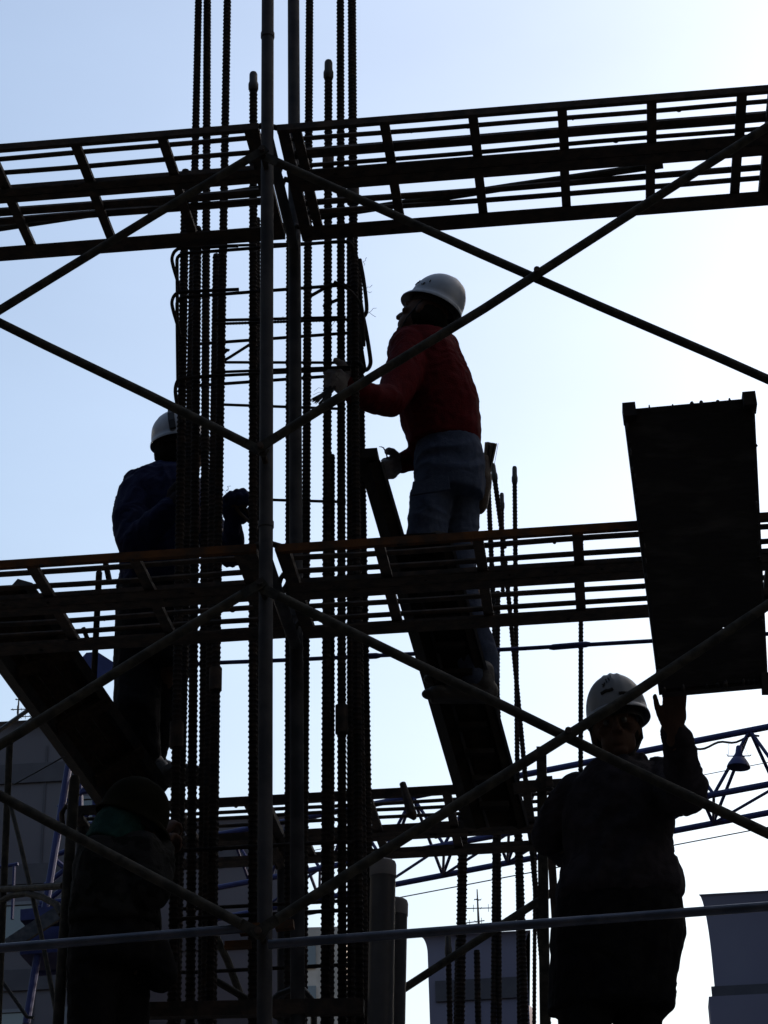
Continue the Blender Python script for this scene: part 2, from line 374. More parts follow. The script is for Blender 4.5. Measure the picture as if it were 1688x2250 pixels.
# ------------------------------------------------------------------ scaffold
O = P(585, 1125, 6.3); O.z = 0      # foot of the middle front standard
def sp(a, d, z): return O + EX * a + EY * d + EZ * z     # along, into depth, up
LEV = (4.63, 6.48)                  # deck undersides
DW = .75; BAY = 1.95
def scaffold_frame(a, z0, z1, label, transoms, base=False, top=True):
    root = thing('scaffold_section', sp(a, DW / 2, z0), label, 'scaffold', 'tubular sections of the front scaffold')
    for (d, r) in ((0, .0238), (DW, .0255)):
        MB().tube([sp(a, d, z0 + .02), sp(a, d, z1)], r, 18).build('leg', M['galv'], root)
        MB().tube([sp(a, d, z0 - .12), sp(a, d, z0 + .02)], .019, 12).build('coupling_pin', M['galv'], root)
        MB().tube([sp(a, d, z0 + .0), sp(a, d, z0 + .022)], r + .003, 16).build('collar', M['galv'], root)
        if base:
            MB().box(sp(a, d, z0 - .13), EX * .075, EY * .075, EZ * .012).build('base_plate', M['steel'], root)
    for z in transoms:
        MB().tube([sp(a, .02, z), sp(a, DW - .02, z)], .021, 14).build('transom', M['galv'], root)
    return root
NODE = ((4.578, 3.411), (6.342, 5.094))
nm = {0: 'middle', -1: 'left', 1: 'right'}
for k in (-1, 0, 1):
    a = k * BAY
    w_ = {0: 'at the middle front standard', -1: 'left of the workers', 1: 'right of the formwork panel'}[k]
    scaffold_frame(a, .16 + .13, 2.86, 'lowest scaffold frame standing on the slab ' + w_, (2.765,), base=True)
    scaffold_frame(a, 2.86, 4.85, 'second scaffold frame up, below the orange deck rail, ' + w_, (4.735,))
    scaffold_frame(a, 4.85, 6.98 if k == 0 else 6.68, 'third scaffold frame up, carrying the top deck, ' + w_, (6.51,))
    if k == 0: scaffold_frame(a, 6.98, 8.6, 'topmost scaffold frame rising out of view ' + w_, ())
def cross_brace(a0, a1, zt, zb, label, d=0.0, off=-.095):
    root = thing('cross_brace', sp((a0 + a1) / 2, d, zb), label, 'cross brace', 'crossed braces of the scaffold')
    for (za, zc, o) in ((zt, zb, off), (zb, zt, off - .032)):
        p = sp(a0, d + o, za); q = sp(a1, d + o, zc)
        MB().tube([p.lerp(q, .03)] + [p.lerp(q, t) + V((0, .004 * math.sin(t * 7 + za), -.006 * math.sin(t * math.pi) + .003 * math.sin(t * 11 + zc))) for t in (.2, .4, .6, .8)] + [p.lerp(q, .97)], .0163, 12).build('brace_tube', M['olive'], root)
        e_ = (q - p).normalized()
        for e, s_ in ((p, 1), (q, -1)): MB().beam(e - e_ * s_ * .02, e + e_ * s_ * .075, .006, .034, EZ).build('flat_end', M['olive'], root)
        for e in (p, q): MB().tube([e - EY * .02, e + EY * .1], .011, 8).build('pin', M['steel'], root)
    c = sp((a0 + a1) / 2, d + off - .016, (zt + zb) / 2)
    MB().tube([c - EY * .04, c + EY * .04], .011, 8).build('rivet', M['steel'], root)
    return root
cross_brace(-BAY, 0, *NODE[1], 'upper left crossed braces meeting at the left photo edge')
cross_brace(0, BAY, *NODE[1], 'upper right crossed braces in front of the red worker')
cross_brace(-BAY, 0, *NODE[0], 'lower left crossed braces over the leaning ramp')
cross_brace(0, BAY, *NODE[0], 'lower right crossed braces over the panel and its bearer')
dg = 'steel grating planks of the scaffold decks'
def plank(a0, a1, d0, d1, z, label, rails, rungs, bars, group=dg, near=(.028, .012), far=(.05, .055), jit=0):
    """steel scaffold plank seen from below: two channel rails, cross rungs, long bars, hooks"""
    root = thing('scaffold_plank', sp((a0 + a1) / 2, (d0 + d1) / 2, z), label, 'scaffold plank', group)
    for (d, m_, (h, w), s) in ((d0, rails[0], near, 1), (d1, rails[1], far, -1)):
        b = MB()
        b.beam(sp(a0, d + s * .004, z + h / 2), sp(a1, d + s * .004, z + h / 2), .008, h)          # web
        b.beam(sp(a0, d + s * (.009 + w / 2), z + .003), sp(a1, d + s * (.009 + w / 2), z + .003), w, .006)   # flange
        b.build('side_rail', M[m_], root)
    for a in rungs:
        b = MB(); b.beam(sp(a, d0 + .012, z + .022), sp(a + .004, d1 - .012, z + .022), .036, .02); b.build('cross_rung', M['steel'], root)
    for a in (a0 + .022, a1 - .022):
        b = MB(); b.beam(sp(a, d0 + .004, z + .016), sp(a, d1 - .004, z + .016), .042, .03); b.build('end_plate', M['steel'], root)
    for (d, r) in bars:
        pts = []
        for k in range(15):
            a = a0 + .02 + (a1 - a0 - .04) * k / 14
            pts.append(sp(a, d + .005 * noise.noise(V((a * 1.6, d * 9, jit))), z + .042 + .008 * noise.noise(V((a * 1.4, d * 7, jit + 4)))))
        MB().tube(pts, r, 8).build('long_bar', M['steel'], root)
    rnd = random.Random(int(jit * 10) + 3)
    for k in range(16):      # splashes of dried concrete clinging to the rails
        a = a0 + (a1 - a0) * rnd.random(); d = rnd.choice([d0 + .006, d1 - .03] + [q[0] for q in bars]); h = 0 if d in (d0 + .006, d1 - .03) else .036
        MB().sphere(sp(a, d, z + h), rnd.uniform(.004, .012), rnd.uniform(.004, .01), rnd.uniform(.003, .008), 7, 5).build('concrete_splash', M['formsteel'], root)
    for a in (a0, a1):
        s = 1 if a == a0 else -1
        for d in (d0 + .04, d1 - .04):
            b = MB(); b.tube([sp(a + s * .03, d, z + .03), sp(a - s * .02, d, z + .05), sp(a - s * .035, d, z + .02), sp(a - s * .03, d, z - .03)], .012, 8)
            b.build('hook', M['steel'], root)
    return root
dk_near, dk_far = (.05, .055), (.05, .085)
for (z, lv, rm) in ((6.532, 'top', 'steel'), (4.758, 'middle', 'rust')):
    for (a0, a1, side) in ((-BAY + .03, -.035, 'left'), (.035, BAY - .03, 'right')):
        top = lv == 'top'; zz = z + (.016 if side == 'left' and top else .008 if side == 'left' else 0)
        if side == 'right': rungs = [(.105 if top else .045) + .335 * k for k in range(6)]
        else: rungs = [(-.076 if top else -.12) - .335 * k if top else -.1 - .36 * k for k in range(6 if top else 5)]
        tl = top and side == 'left'; m_ = .3 if tl else .332
        plank(a0, a1, .004, m_, zz, f'front plank of the {lv} deck, {side} bay' + (' with orange rusted rail' if not top else ''), (rm, 'steel'), rungs,
              ((.125, .0095), (.21, .021), (.285, .009)) if top and side == 'right' else ((.112, .010), (.2, .010)) if top else ((.142, .0105), (.252, .0105)), far=(.05, .036) if tl else (.05, .055), jit=z)
        plank(a0, a1, m_ + .005, .735, zz, f'rear plank of the {lv} deck, {side} bay', ('steel', 'steel'), rungs,
              ((.53, .013), (.6, .011)) if top and side == 'right' else ((.455, .018), (.515, .016)) if top else ((.548, .0105), (.655, .0105)), near=(.05, .03) if tl else dk_near, far=dk_far, jit=z + 2)
# loose bars lying on the top deck
tag(MB().tube([sp(.12, .655, 6.592), sp(.9, .56, 6.596), sp(1.5, .50, 6.6)], .0155, 10).build('loose_pipe', M['olive']), 'thin loose pipe lying slantwise on the top right deck', 'pipe', None)
tag(MB().tube([sp(-1.3, .60, 6.607), sp(-.06, .46, 6.612)], .0135, 10).build('loose_pipe', M['olive']), 'thin loose pipe lying slantwise on the top left deck', 'pipe', None)
# rear working deck behind the column
def RD(u, D): # along-coordinate of sight column u at depth plane D near deck height
    q = P(u, 1745, D); return (q - O).dot(EX)
D0 = 8.2 - 6.3
ra, rb, rc = RD(150, 8.2), RD(562, 8.2), RD(1300, 8.2)
zl = 4.549
for (a0, a1, side) in ((ra, rb - .01, 'left half behind the column'), (rb + .01, rc, 'right half under the inclined stair')):
    rg = [a0 + .12 + .33 * k for k in range(int((a1 - a0 - .1) / .33) + 1)]
    plank(a0, a1, D0, D0 + .5, zl, f'front plank of the lower rear deck, {side}', ('steel', 'steel'), rg, tuple((D0 + q, .0085) for q in (.12, .2, .28, .37)), near=(.036, .012), far=(.05, .04), jit=a0)
    plank(a0, a1, D0 + .505, D0 + .82, zl, f'rear plank of the lower rear deck, {side}', ('steel', 'steel'), rg, tuple((D0 + q, .008) for q in (.6, .67)), near=(.05, .05), far=(.05, .085), jit=a0 + 1)
# trestles carrying that deck
for (a, w_) in ((ra + .05, 'at the left end'), (rb, 'behind the column cage'), (rc - .05, 'behind the worker with the panel')):
    root = thing('deck_trestle', sp(a, D0 + .46, .15), 'steel trestle holding up the lower rear deck ' + w_, 'trestle', 'trestles under the rear deck')
    for d in (D0 + .06, D0 + .76): MB().tube([sp(a, d, .15), sp(a, d, zl - .045)], .022, 12).build('leg', M['galv'], root)
    MB().tube([sp(a, D0 - .03, zl - .023), sp(a, D0 + .86, zl - .023)], .021, 12).build('cross_bar', M['steel'], root)
# plank underfoot of the two lower workers, below the frame of the photograph
plank(-BAY + .03, -.03, .3, .74, 2.79, 'lowest plank, under the camouflage worker', ('steel', 'steel'), [-1.7 + .34 * k for k in range(5)], ((.42, .01), (.56, .01)))
plank(.03, BAY - .03, .3, .74, 2.79, 'lowest plank, under the worker with the panel', ('steel', 'steel'), [.2 + .34 * k for k in range(5)], ((.42, .01), (.56, .01)))

# ------------------------------------------------------------------ rebar column cage
DF, DB = 7.22, 7.86
cage = thing('rebar_cage', P(600, 1700, 7.5) * 1.0, 'tall column cage of ribbed bars with ties at the middle of the site', 'rebar cage')
cage.location.z = .15; cage['base'] = tuple(cage.location)
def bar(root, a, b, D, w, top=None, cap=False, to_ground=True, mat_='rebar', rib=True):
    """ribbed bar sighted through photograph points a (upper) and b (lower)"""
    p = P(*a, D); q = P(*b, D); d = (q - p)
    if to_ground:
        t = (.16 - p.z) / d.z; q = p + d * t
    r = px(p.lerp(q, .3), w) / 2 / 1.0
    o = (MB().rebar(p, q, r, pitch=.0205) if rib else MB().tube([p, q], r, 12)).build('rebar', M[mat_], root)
    if cap:
        e = (p - q).normalized(); R_ = r
        X = e.orthogonal().normalized(); Y = e.cross(X)
        c = lathe([(R_ * 1.02, -.055), (R_ * 1.32, -.045), (R_ * 1.34, -.02), (R_ * 1.08, -.005), (R_ * 1.06, .035), (R_ * .85, .045), (.0005, .046)], p, X, Y, e, 14)
        c.build('cap', M['capm'], o)
    return p, q, r, o
def coupler(o, p, q, t, r, L=.11):
    c = p.lerp(q, t); e = (q - p).normalized()
    MB().tube([c - e * L / 2, c + e * L / 2], r * 1.5, 12).build('coupler', M['steel'], o)
bars = [  # upper point, lower point, plane, width px, capped
    ((408, 375), (382, 2000), DF, 20, 0), ((438, -70), (393, 2000), DB, 17, 0), ((434, 500), (420, 2000), DF + .1, 20, 0),
    ((456, -70), (446, 2000), DB, 18, 0), ((501, -70), (465, 2000), DF, 18, 0), ((476, 560), (453, 2000), DB - .15, 18, 0),
    ((557, 178), (556, 2000), DF, 19, 1), ((566, 480), (566, 2000), DB, 14, 0),
    ((637, 500), (634, 2000), DB, 17, 0), ((681, -70), (667, 2000), DB, 18, 0),
    ((722, 152), (716, 2000), DF, 19, 1), ((729, 1000), (727, 2000), DB, 16, 0),
    ((748, -70), (752, 2000), DF, 18, 0), ((773, -70), (777, 600), DB, 18, 0), ((770, 520), (772, 2000), DF + .12, 18, 0),
    ((779, 560), (789, 2000), DF, 19, 0), ((787, 572), (811, 2000), DB, 19, 0), ((776, 590), (800, 2000), DF + .3, 17, 0),
    ((486, 640), (470, 2000), DF + .2, 17, 0),
]
made = []
for (a, b, D, w, cp) in bars: made.append(bar(cage, a, b, D, w, cap=bool(cp), to_ground=(b[1] > 700)))
def at_v(m, v):    # fraction along the bar where the sighting row is v
    p, q, r, o = m; best = (1e9, 0)
    for k in range(201):
        c = p.lerp(q, k / 200); d = c - EYE; vv = 1125 - FOC * d.dot(_U) / d.dot(_F)
        best = min(best, (abs(vv - v), k / 200))
    return best[1]
for (i, v, L) in ((12, 1572, .11), (0, 1615, .1), (10, 352, .1), (13, 430, .09), (4, 1500, .09)):
    p, q, r, o = made[i]; coupler(o, p, q, at_v(made[i], v), r, L)
# closed ties
def tie(v, r=.0075, hook=True, jl=0.0):
    z = P(600, v, DF - .02).z
    cs = [P(389, v + 14, DF - .03), P(772, v - 4, DF - .03), P(800, v - 4, DB + .04), P(396, v + 14, DB + .04)]
    cs = [V((c.x, c.y, z + jl * (i - 1.5))) for i, c in enumerate(cs)]
    pts = []
    for i in range(4):
        a = cs[i]; p_ = cs[i - 1]; n_ = cs[(i + 1) % 4]
        u = (p_ - a).normalized() * .045; w = (n_ - a).normalized() * .045
        for t in (0, .25, .5, .75, 1): pts.append(a + u * (1 - t) ** 2 + w * t ** 2)
    MB().tube(pts, r, 8, closed=True).build('tie', M['rebar'], cage)
    if hook:
        a = cs[0] + EX * .012
        h = [a + EX * .25 + EZ * .004, a + EX * .03 + EZ * .012, a - EX * .012 + EZ * .005, a - EX * .028 - EZ * .03, a - EX * .022 - EZ * .075, a - EX * .002 - EZ * .15, a + EX * .01 - EZ * .21]
        MB().tube(smooth([c - EY * .02 for c in h]), r, 8).build('tie_hook', M['rebar'], cage)
def rod(pts, D, r=.0065, nm='tie_bar', ribbed=False):
    q = [P(u, v, D) for (u, v) in pts]
    (MB().rebar(q[0], q[1], r, n=6, pitch=.012) if ribbed and len(q) == 2 else MB().tube(smooth(q) if len(q) > 3 else q, r, 8)).build(nm, M['rebar'], cage)
for v in (545, 641, 1860, 2010): tie(v, hook=(v < 900))
rod(((470, 826), (430, 829), (398, 833), (388, 843), (386, 866), (393, 905), (398, 930)), DF - .05, .008, 'tie_hook')
rod(((460, 541), (765, 532)), DB + .02); rod(((470, 796), (782, 797)), DB + .02)
rod(((470, 704), (760, 697)), DF - .03); rod(((470, 712), (770, 702)), DF - .05, .006, ribbed=True)
rod(((470, 826), (770, 811)), DF - .03); rod(((470, 818), (770, 806)), DF - .06, .006)
rod(((476, 888), (490, 889), (712, 897), (760, 899)), DB + .02); rod(((478, 1095), (760, 1103)), DB + .02)
rod(((480, 799), (505, 785), (549, 757)), DB, .007); rod(((484, 783), (500, 768), (503, 770)), DF, .007)
rod(((680, 652), (712, 634), (740, 622)), DF - .05, .0075); rod(((711, 674), (716, 670), (748, 656)), DF - .05, .0075)
rod(((791, 570), (800, 620), (806, 680), (797, 700)), DF - .03, .008, 'tie_hook')
rod(((797, 690), (805, 730), (813, 780), (814, 800), (807, 812), (798, 812), (794, 802), (780, 796)), DF - .04, .0085, 'tie_hook')
rod(((735, 619), (770, 640), (795, 680), (800, 760)), DF - .06, .007, 'tie_hook')
rnd = random.Random(3)
for (u, v) in ((798, 575), (805, 640), (806, 690), (612, 706), (722, 715), (497, 1078), (404, 540), (765, 745), (470, 560), (738, 830), (440, 700), (560, 552)):
    for k in range(2):
        a = P(u, v, DF - .08); pts = [a]
        for j in range(4): pts.append(pts[-1] + V((rnd.uniform(-.004, .014), rnd.uniform(-.006, .002), rnd.uniform(-.012, .012))))
        MB().tube(pts, .0009, 5).build('wire_end', M['wire'], cage)

# second column cage, behind and to the right
cage2 = thing('rebar_cage', P(1090, 2250, 10) * 1.0, 'smaller group of capped bars behind the red worker', 'rebar cage')
cage2.location.z = .15; cage2['base'] = tuple(cage2.location)
for (a, b, D, w, cp) in (((1085, 1036), (1108, 1205), 9.6, 11, 1), ((1072, 1040), (1096, 1600), 10.4, 11, 0), ((1131, 1042), (1137, 1700), 9.8, 11, 1), ((1103, 1100), (1105, 1300), 10.2, 9, 1),
                         ((1110, 1230), (1156, 1720), 9.6, 11, 0), ((1094, 1300), (1090, 1700), 10, 13, 0), ((1128, 1420), (1162, 1800), 10.1, 10, 0),
                         ((1021, 1650), (1010, 2250), 9.6, 22, 0), ((1095, 1700), (1097, 2250), 10, 12, 0), ((1136, 1750), (1153, 2250), 9.7, 19, 0), ((1176, 1840), (1174, 2250), 10.3, 9, 0),
                         ((985, 2075), (989, 2250), 9.4, 13, 1), ((1006, 2085), (1003, 2250), 9.7, 13, 1), ((1048, 2088), (1051, 2250), 9.5, 14, 0)):
    bar(cage2, a, b, D, w, cap=bool(cp), to_ground=b[1] > 1650)
o = bar(None, (1277, 1166), (1276, 1760), 9.3, 11)[3]
tag(o, 'single ribbed rod standing alone between the two right workers', 'rebar')
# tie rod with sleeves behind everything
root = thing('sleeved_rod', P(960, 1435, 9.0), 'long horizontal rod with sleeve couplers behind the middle deck', 'rod')
hp = [(300, 1467), (483, 1456), (640, 1450), (820, 1441), (1150, 1425), (1250, 1419), (1440, 1408), (1700, 1392)]
MB().tube([P(u, v, 9.0) for u, v in hp], .0098, 10).build('rod', M['blue'], root)
for (a, b) in (((806, 1442), (827, 1441)), ((1216, 1422), (1288, 1416))):
    p, q = P(*a, 9.0), P(*b, 9.0); e = (q - p).normalized() * .02
    MB().tube([p - e, p, q, q + e], [.0098, .0145, .0145, .0098], 12).build('sleeve', M['blue'], root)

# ------------------------------------------------------------------ inclined stair and leaning ramp
def slab_between(b, c, th):   # quad corners c -> plate with thickness
    n = (c[1] - c[0]).cross(c[3] - c[0]).normalized() * (th / 2); i = len(b.v)
    b.v += [q - n for q in c] + [q + n for q in c]
    b.f += [(i, i + 1, i + 2, i + 3), (i + 7, i + 6, i + 5, i + 4)] + [(i + k, i + (k + 1) % 4, i + 4 + (k + 1) % 4, i + 4 + k) for k in range(4)]
st = thing('inclined_stair', P(1090, 1820, 8.15), 'steep steel stair leaning under the red worker, sloping down to the right', 'stair')
L0, L1 = P(812, 1016, 7.3), P(1046, 1815, 8.12); R0, R1 = P(962, 1172, 7.4), P(1136, 1812, 8.2)
up = (L0 - L1).cross(R1 - L1).normalized()
for (p, q, w) in ((L0, L1, .05), (R0, R1, .04)):
    b = MB(); b.beam(p, q, w, .11, up); b.build('stringer', M['ply'], st)
    e = (q - p).normalized(); s = (R1 - L1).normalized()
    b = MB(); b.beam(p + s * (w / 2 + .003) - up * .058, q + s * (w / 2 + .003) - up * .058, .012, .006, up); b.build('lip', M['galv'], st)
b = MB(); c = L0; b.box(c - (L1 - L0).normalized() * .01, EX * .04, EY * .06, EZ * .02); b.build('end_cap', M['formsteel'], st)
for k in range(11):
    t = .2 + .8 * (k + .5) / 11; tl = L0.lerp(L1, t); tr = R0.lerp(R1, max(0.0, (t - .2) / .8))
    b = MB(); s = (tr - tl); s0 = s.normalized(); a = tl + s0 * .03; c = tr - s0 * .025
    e = V((0, .11, 0)); slab_between(b, [a - e, c - e, c + e, a + e], .02); b.build('tread', M['ply'], st)
sg = up if up.y < 0 else -up
b = MB(); slab_between(b, [L0.lerp(L1, .36) + sg * .035, R0.lerp(R1, .2) + sg * .035, R1 + sg * .035, L1 + sg * .035], .012); b.build('backing_sheet', M['ply'], st)
rp_ = thing('leaning_ramp', P(260, 1760, 8.1), 'wide boarded ramp slanting down from the left edge to the rear deck', 'ramp')
A0, A1 = P(-90, 1322, 7.0), P(258, 1800, 8.15); C0, C1 = P(48, 1284, 7.15), P(352, 1728, 8.25)
up = (A0 - A1).cross(C1 - A1).normalized()
for (p, q) in ((A0, A1), (C0, C1)):
    b = MB(); b.beam(p, q, .04, .09, up); b.build('stringer', M['formsteel'], rp_)
nb = 3
for k in range(nb):
    t0, t1 = (k + .03) / nb, (k + .97) / nb
    b = MB(); slab_between(b, [A0.lerp(C0, t0), A0.lerp(C0, t1), A1.lerp(C1, t1), A1.lerp(C1, t0)], .025); b.build('board', M['wood'], rp_)
for t in (.06, .3, .55, .8):
    b = MB(); b.beam(A0.lerp(A1, t) - up * .04, C0.lerp(C1, t) - up * .04, .05, .04, up); b.build('batten', M['wood'], rp_)

# ------------------------------------------------------------------ formwork panel
pn = thing('formwork_panel', P(1560, 1510, 6.26), 'dark formwork panel held upright by the worker at right', 'formwork panel')
TL, TR = P(1376, 904, 6.272), P(1652, 879, 6.272); BR, BL = P(1682, 1496, 6.272), P(1455, 1516, 6.272)
nrm = (TR - TL).cross(BL - TL).normalized()
if nrm.y > 0: nrm = -nrm
def on_panel(s_, t_): return TL.lerp(TR, s_).lerp(BL.lerp(BR, s_), t_)
b = MB()          # one sheet, with a torn slot through it
for (s0, s1, t0, t1) in ((0, 1, 0, .806), (0, 1, .815, 1), (0, .63, .806, .815), (.715, 1, .806, .815)):
    slab_between(b, [on_panel(s0, t0), on_panel(s1, t0), on_panel(s1, t1), on_panel(s0, t1)], .012)
b.build('plywood_sheet', M['ply'], pn)
def frame_bar(p, q, w=.018, h=.04, o=.022):
    b = MB(); b.beam(p - nrm * o, q - nrm * o, w, h, nrm); b.build('frame_bar', M['formsteel'], pn)
frame_bar(TL, BL); frame_bar(TR, BR); frame_bar(TL, TR); frame_bar(BL, BR)
for t in (.25, .5, .75): frame_bar(TL.lerp(BL, t), TR.lerp(BR, t), .016, .036)
for (c, du) in ((TL, 1), (TR, -1)):
    e = (TR - TL).normalized(); d = (BL - TL).normalized()
    b = MB(); b.box(c + e * du * .010 + d * .010, e * .022, d * .026, nrm * .034); b.build('corner_lug', M['formsteel'], pn)
b = MB(); e = (BR - TR).normalized(); b.beam(BR - e * .02, BR + e * .04, .024, .045, nrm); b.build('corner_lug', M['formsteel'], pn)
rnd = random.Random(9)
for k in range(60):
    t = rnd.random(); c = (TL.lerp(BL, t) if k % 2 else TR.lerp(BR, t)) if k < 34 else TL.lerp(TR, t) if k < 48 else BL.lerp(BR, t)
    b = MB(); b.sphere(c + V((rnd.uniform(-.004, .004), 0, .0)), rnd.uniform(.003, .010), rnd.uniform(.006, .016), rnd.uniform(.004, .02), 7, 5); b.build('concrete_crust', M['formsteel'], pn)

# ------------------------------------------------------------------ loose pipes, posts and props
for (u, v, ub, D, w, lab) in ((842, 1893, 836, 7.0, 56, 'taller of two thick pipes with pale caps standing by the cage'), (868, 1978, 862, 7.15, 56, 'shorter thick pipe with pale cap right of the taller one')):
    p = P(u, v, D); q = P(ub, 2250, D); d = q - p; q = p + d * ((.16 - p.z) / d.z); r = px(p, w) / 2
    root = thing('capped_pipe', q, lab, 'pipe', 'thick capped pipes beside the cage'); e = (q - p).normalized()
    MB().tube([p + e * .05, q], r, 24).build('pipe_body', M['pvc'], root)
    X = e.orthogonal().normalized(); Y = e.cross(X)
    lathe([(r * 1.05, .056), (r * 1.05, .012), (r * .98, .002), (r * .8, -.003), (.0005, -.004)], p, X, Y, e, 24).build('pipe_cap', M['pvccap'], root)
root = thing('support_post', P(1193, 2250, 7.55), 'upright post with clamp left of the worker holding the panel', 'post')
p = P(1190, 1645, 7.55); q = P(1198, 2250, 7.55); d = q - p; q = p + d * ((.16 - p.z) / d.z)
MB().beam(p, q, .037, .05).build('post', M['olive'], root)
MB().beam(P(1128, 1733, 7.5), P(1208, 1724, 7.5), .03, .036).build('clamp_arm', M['steel'], root)
MB().box(P(1208, 1722, 7.5), EX * .012, EY * .03, EZ * .02).build('clamp', M['steel'], root)
MB().tube([P(1200, 1732, 7.48), P(1214, 1732, 7.46), P(1216, 1742, 7.46)], .005, 6).build('clamp_bolt', M['steel'], root)
b = MB().beam(P(1204, 1755, 7.75), P(1236, 2250, 7.75) + V((0, 0, -1.6)), .03, .03)
tag(b.build('leaning_strut', M['steel']), 'thin dark strut leaning just right of the clamped post', 'strut')
# ledger pipes across the front
root = thing('ledger_pipe', P(270, 2060, 6.2), 'smooth blue grey guard pipe crossing low at left', 'pipe', 'guard pipes along the front')
MB().tube([P(-420, 2118, 6.22), P(545, 2039, 6.22)], .0145, 16).build('pipe', M['pipe'], root)
root = thing('ledger_pipe', P(1150, 2030, 6.2), 'smooth blue grey guard pipe crossing low at right before the worker', 'pipe', 'guard pipes along the front')
MB().tube([P(590, 2075, 6.22), P(1760, 1986, 6.22)], .0145, 16).build('pipe', M['pipe'], root)
root = thing('pipe_clamp', P(585, 2050, 6.25), 'orange rusted clamps gripping both guard pipes at the front standard', 'clamp')
for (a, b_, w, h) in (((528, 2044), (572, 2041), .03, .032), ((606, 2036), (646, 2031), .03, .026), ((495, 2078), (552, 2075), .03, .022)):
    MB().beam(P(*a, 6.24), P(*b_, 6.24), w, h).build('jaw', M['rust'], root)
MB().tube([P(593, 2038, 6.2), P(596, 2024, 6.19), P(604, 2020, 6.2), P(608, 2034, 6.22)], .0028, 8).build('wire_loop', M['wire'], root)
tag(MB().beam(P(300, 2222, 7.05), P(800, 2212, 7.05), .05, .05).build('ledger_beam', M['steel']), 'dark horizontal beam along the very bottom between the posts', 'beam')
# walk-through frame at far left
root = thing('walk_through_scaffold', P(70, 2250, 7.2), 'arched walk through scaffold frame at the lower left corner', 'scaffold')
for (a, b_, D, w) in (((22, 1622), (-4, 2250), 7.6, 15), ((165, 1706), (128, 2250), 6.9, 24)):
    p = P(*a, D); q = P(*b_, D); d = q - p; q = p + d * ((.16 - p.z) / d.z); r = px(p, w) / 2
    MB().tube([p, p.lerp(q, .004), q], [r * .8, r, r], 14).build('leg', M['olive'], root)
def mid(u, v): # on the slanted frame plane
    t = (u - 5) / 135; return P(u, v, 7.6 + (6.9 - 7.6) * t)
MB().tube([mid(4, 1954), mid(70, 1951), mid(140, 1946)], .013, 10).build('cross_tube', M['olive'], root)
MB().tube([mid(3, 1980), mid(25, 1968), mid(60, 1963), (mid(95, 1972)), mid(125, 1988), mid(136, 2010)], .012, 10).build('arch_tube', M['olive'], root)
MB().tube([mid(20, 1755), mid(44, 1850), mid(90, 2050), mid(125, 2230)], .0085, 8).build('knee_brace', M['olive'], root)
tag(MB().tube([P(30, 1724, 7.5), P(142, 1662, 7.5)], .003, 6).build('guy_wire', M['wire']), 'thin dark wire slanting across the grey building at left', 'wire')
tag(MB().tube([P(1245, 1940, 7.95), P(1060, 2060, 7.9), P(876, 2180, 7.85)], .0155, 12).build('rear_brace', M['olive']), 'dark brace rising to the right from the capped pipes to the clamped post', 'brace')
tag(MB().tube([P(440, 2135, 7.95), P(560, 2205, 7.95), P(640, 2250, 7.95)], .014, 12).build('rear_brace', M['olive']), 'dark brace sloping down to the right behind the middle standard', 'brace')
tag(MB().tube([P(476, 2060, 8.6), P(500, 2110, 8.6), P(545, 2230, 8.6)], .016, 10).build('leaning_pipe', M['olive']), 'slanting pipe left of the middle standard near the bottom', 'pipe')
tag(MB().tube([P(590, 2206, 7.4), P(612, 2186, 7.4), P(640, 2174, 7.4), P(668, 2176, 7.4), P(684, 2196, 7.4), P(690, 2235, 7.4), P(690, 2300, 7.4)], .012, 10).build('hose', M['rubber']), 'black hose looping up behind the posts at the bottom', 'hose')
tag(MB().tube([P(-20, 2120, 8.4), P(60, 2235, 8.4), P(75, 2236, 8.4)], .008, 8).build('slanted_rod', M['galv']), 'thin pale rod slanting through the bottom left corner', 'rod')
tag(MB().tube([P(218, 1258, 7.5), P(206, 1500, 8.1), P(204, 1560, 8.2)], .013, 8).build('hanging_rod', M['rebar']), 'thin upright rod hanging through the left middle deck', 'rod')
tag(MB().tube([P(183, 1380, 7.3), P(194, 1408, 7.3)], .009, 8).build('bent_hook', M['rebar']), 'short bent bar end on the left middle deck', 'bar')
tag(MB().tube([P(232, 1236, 7.0), P(241, 1279, 7.0)], .011, 8).build('short_rod', M['rebar']), 'short bar end poking from the left middle deck by the navy worker', 'bar')
tag(MB().tube([P(885, 1722, 8.05), P(905, 1790, 8.0), P(912, 1800, 8.0)], [.014, .022, .008], 10).build('swivel_clamp', M['steel']), 'dark clamp hanging from the lower rear deck', 'clamp')

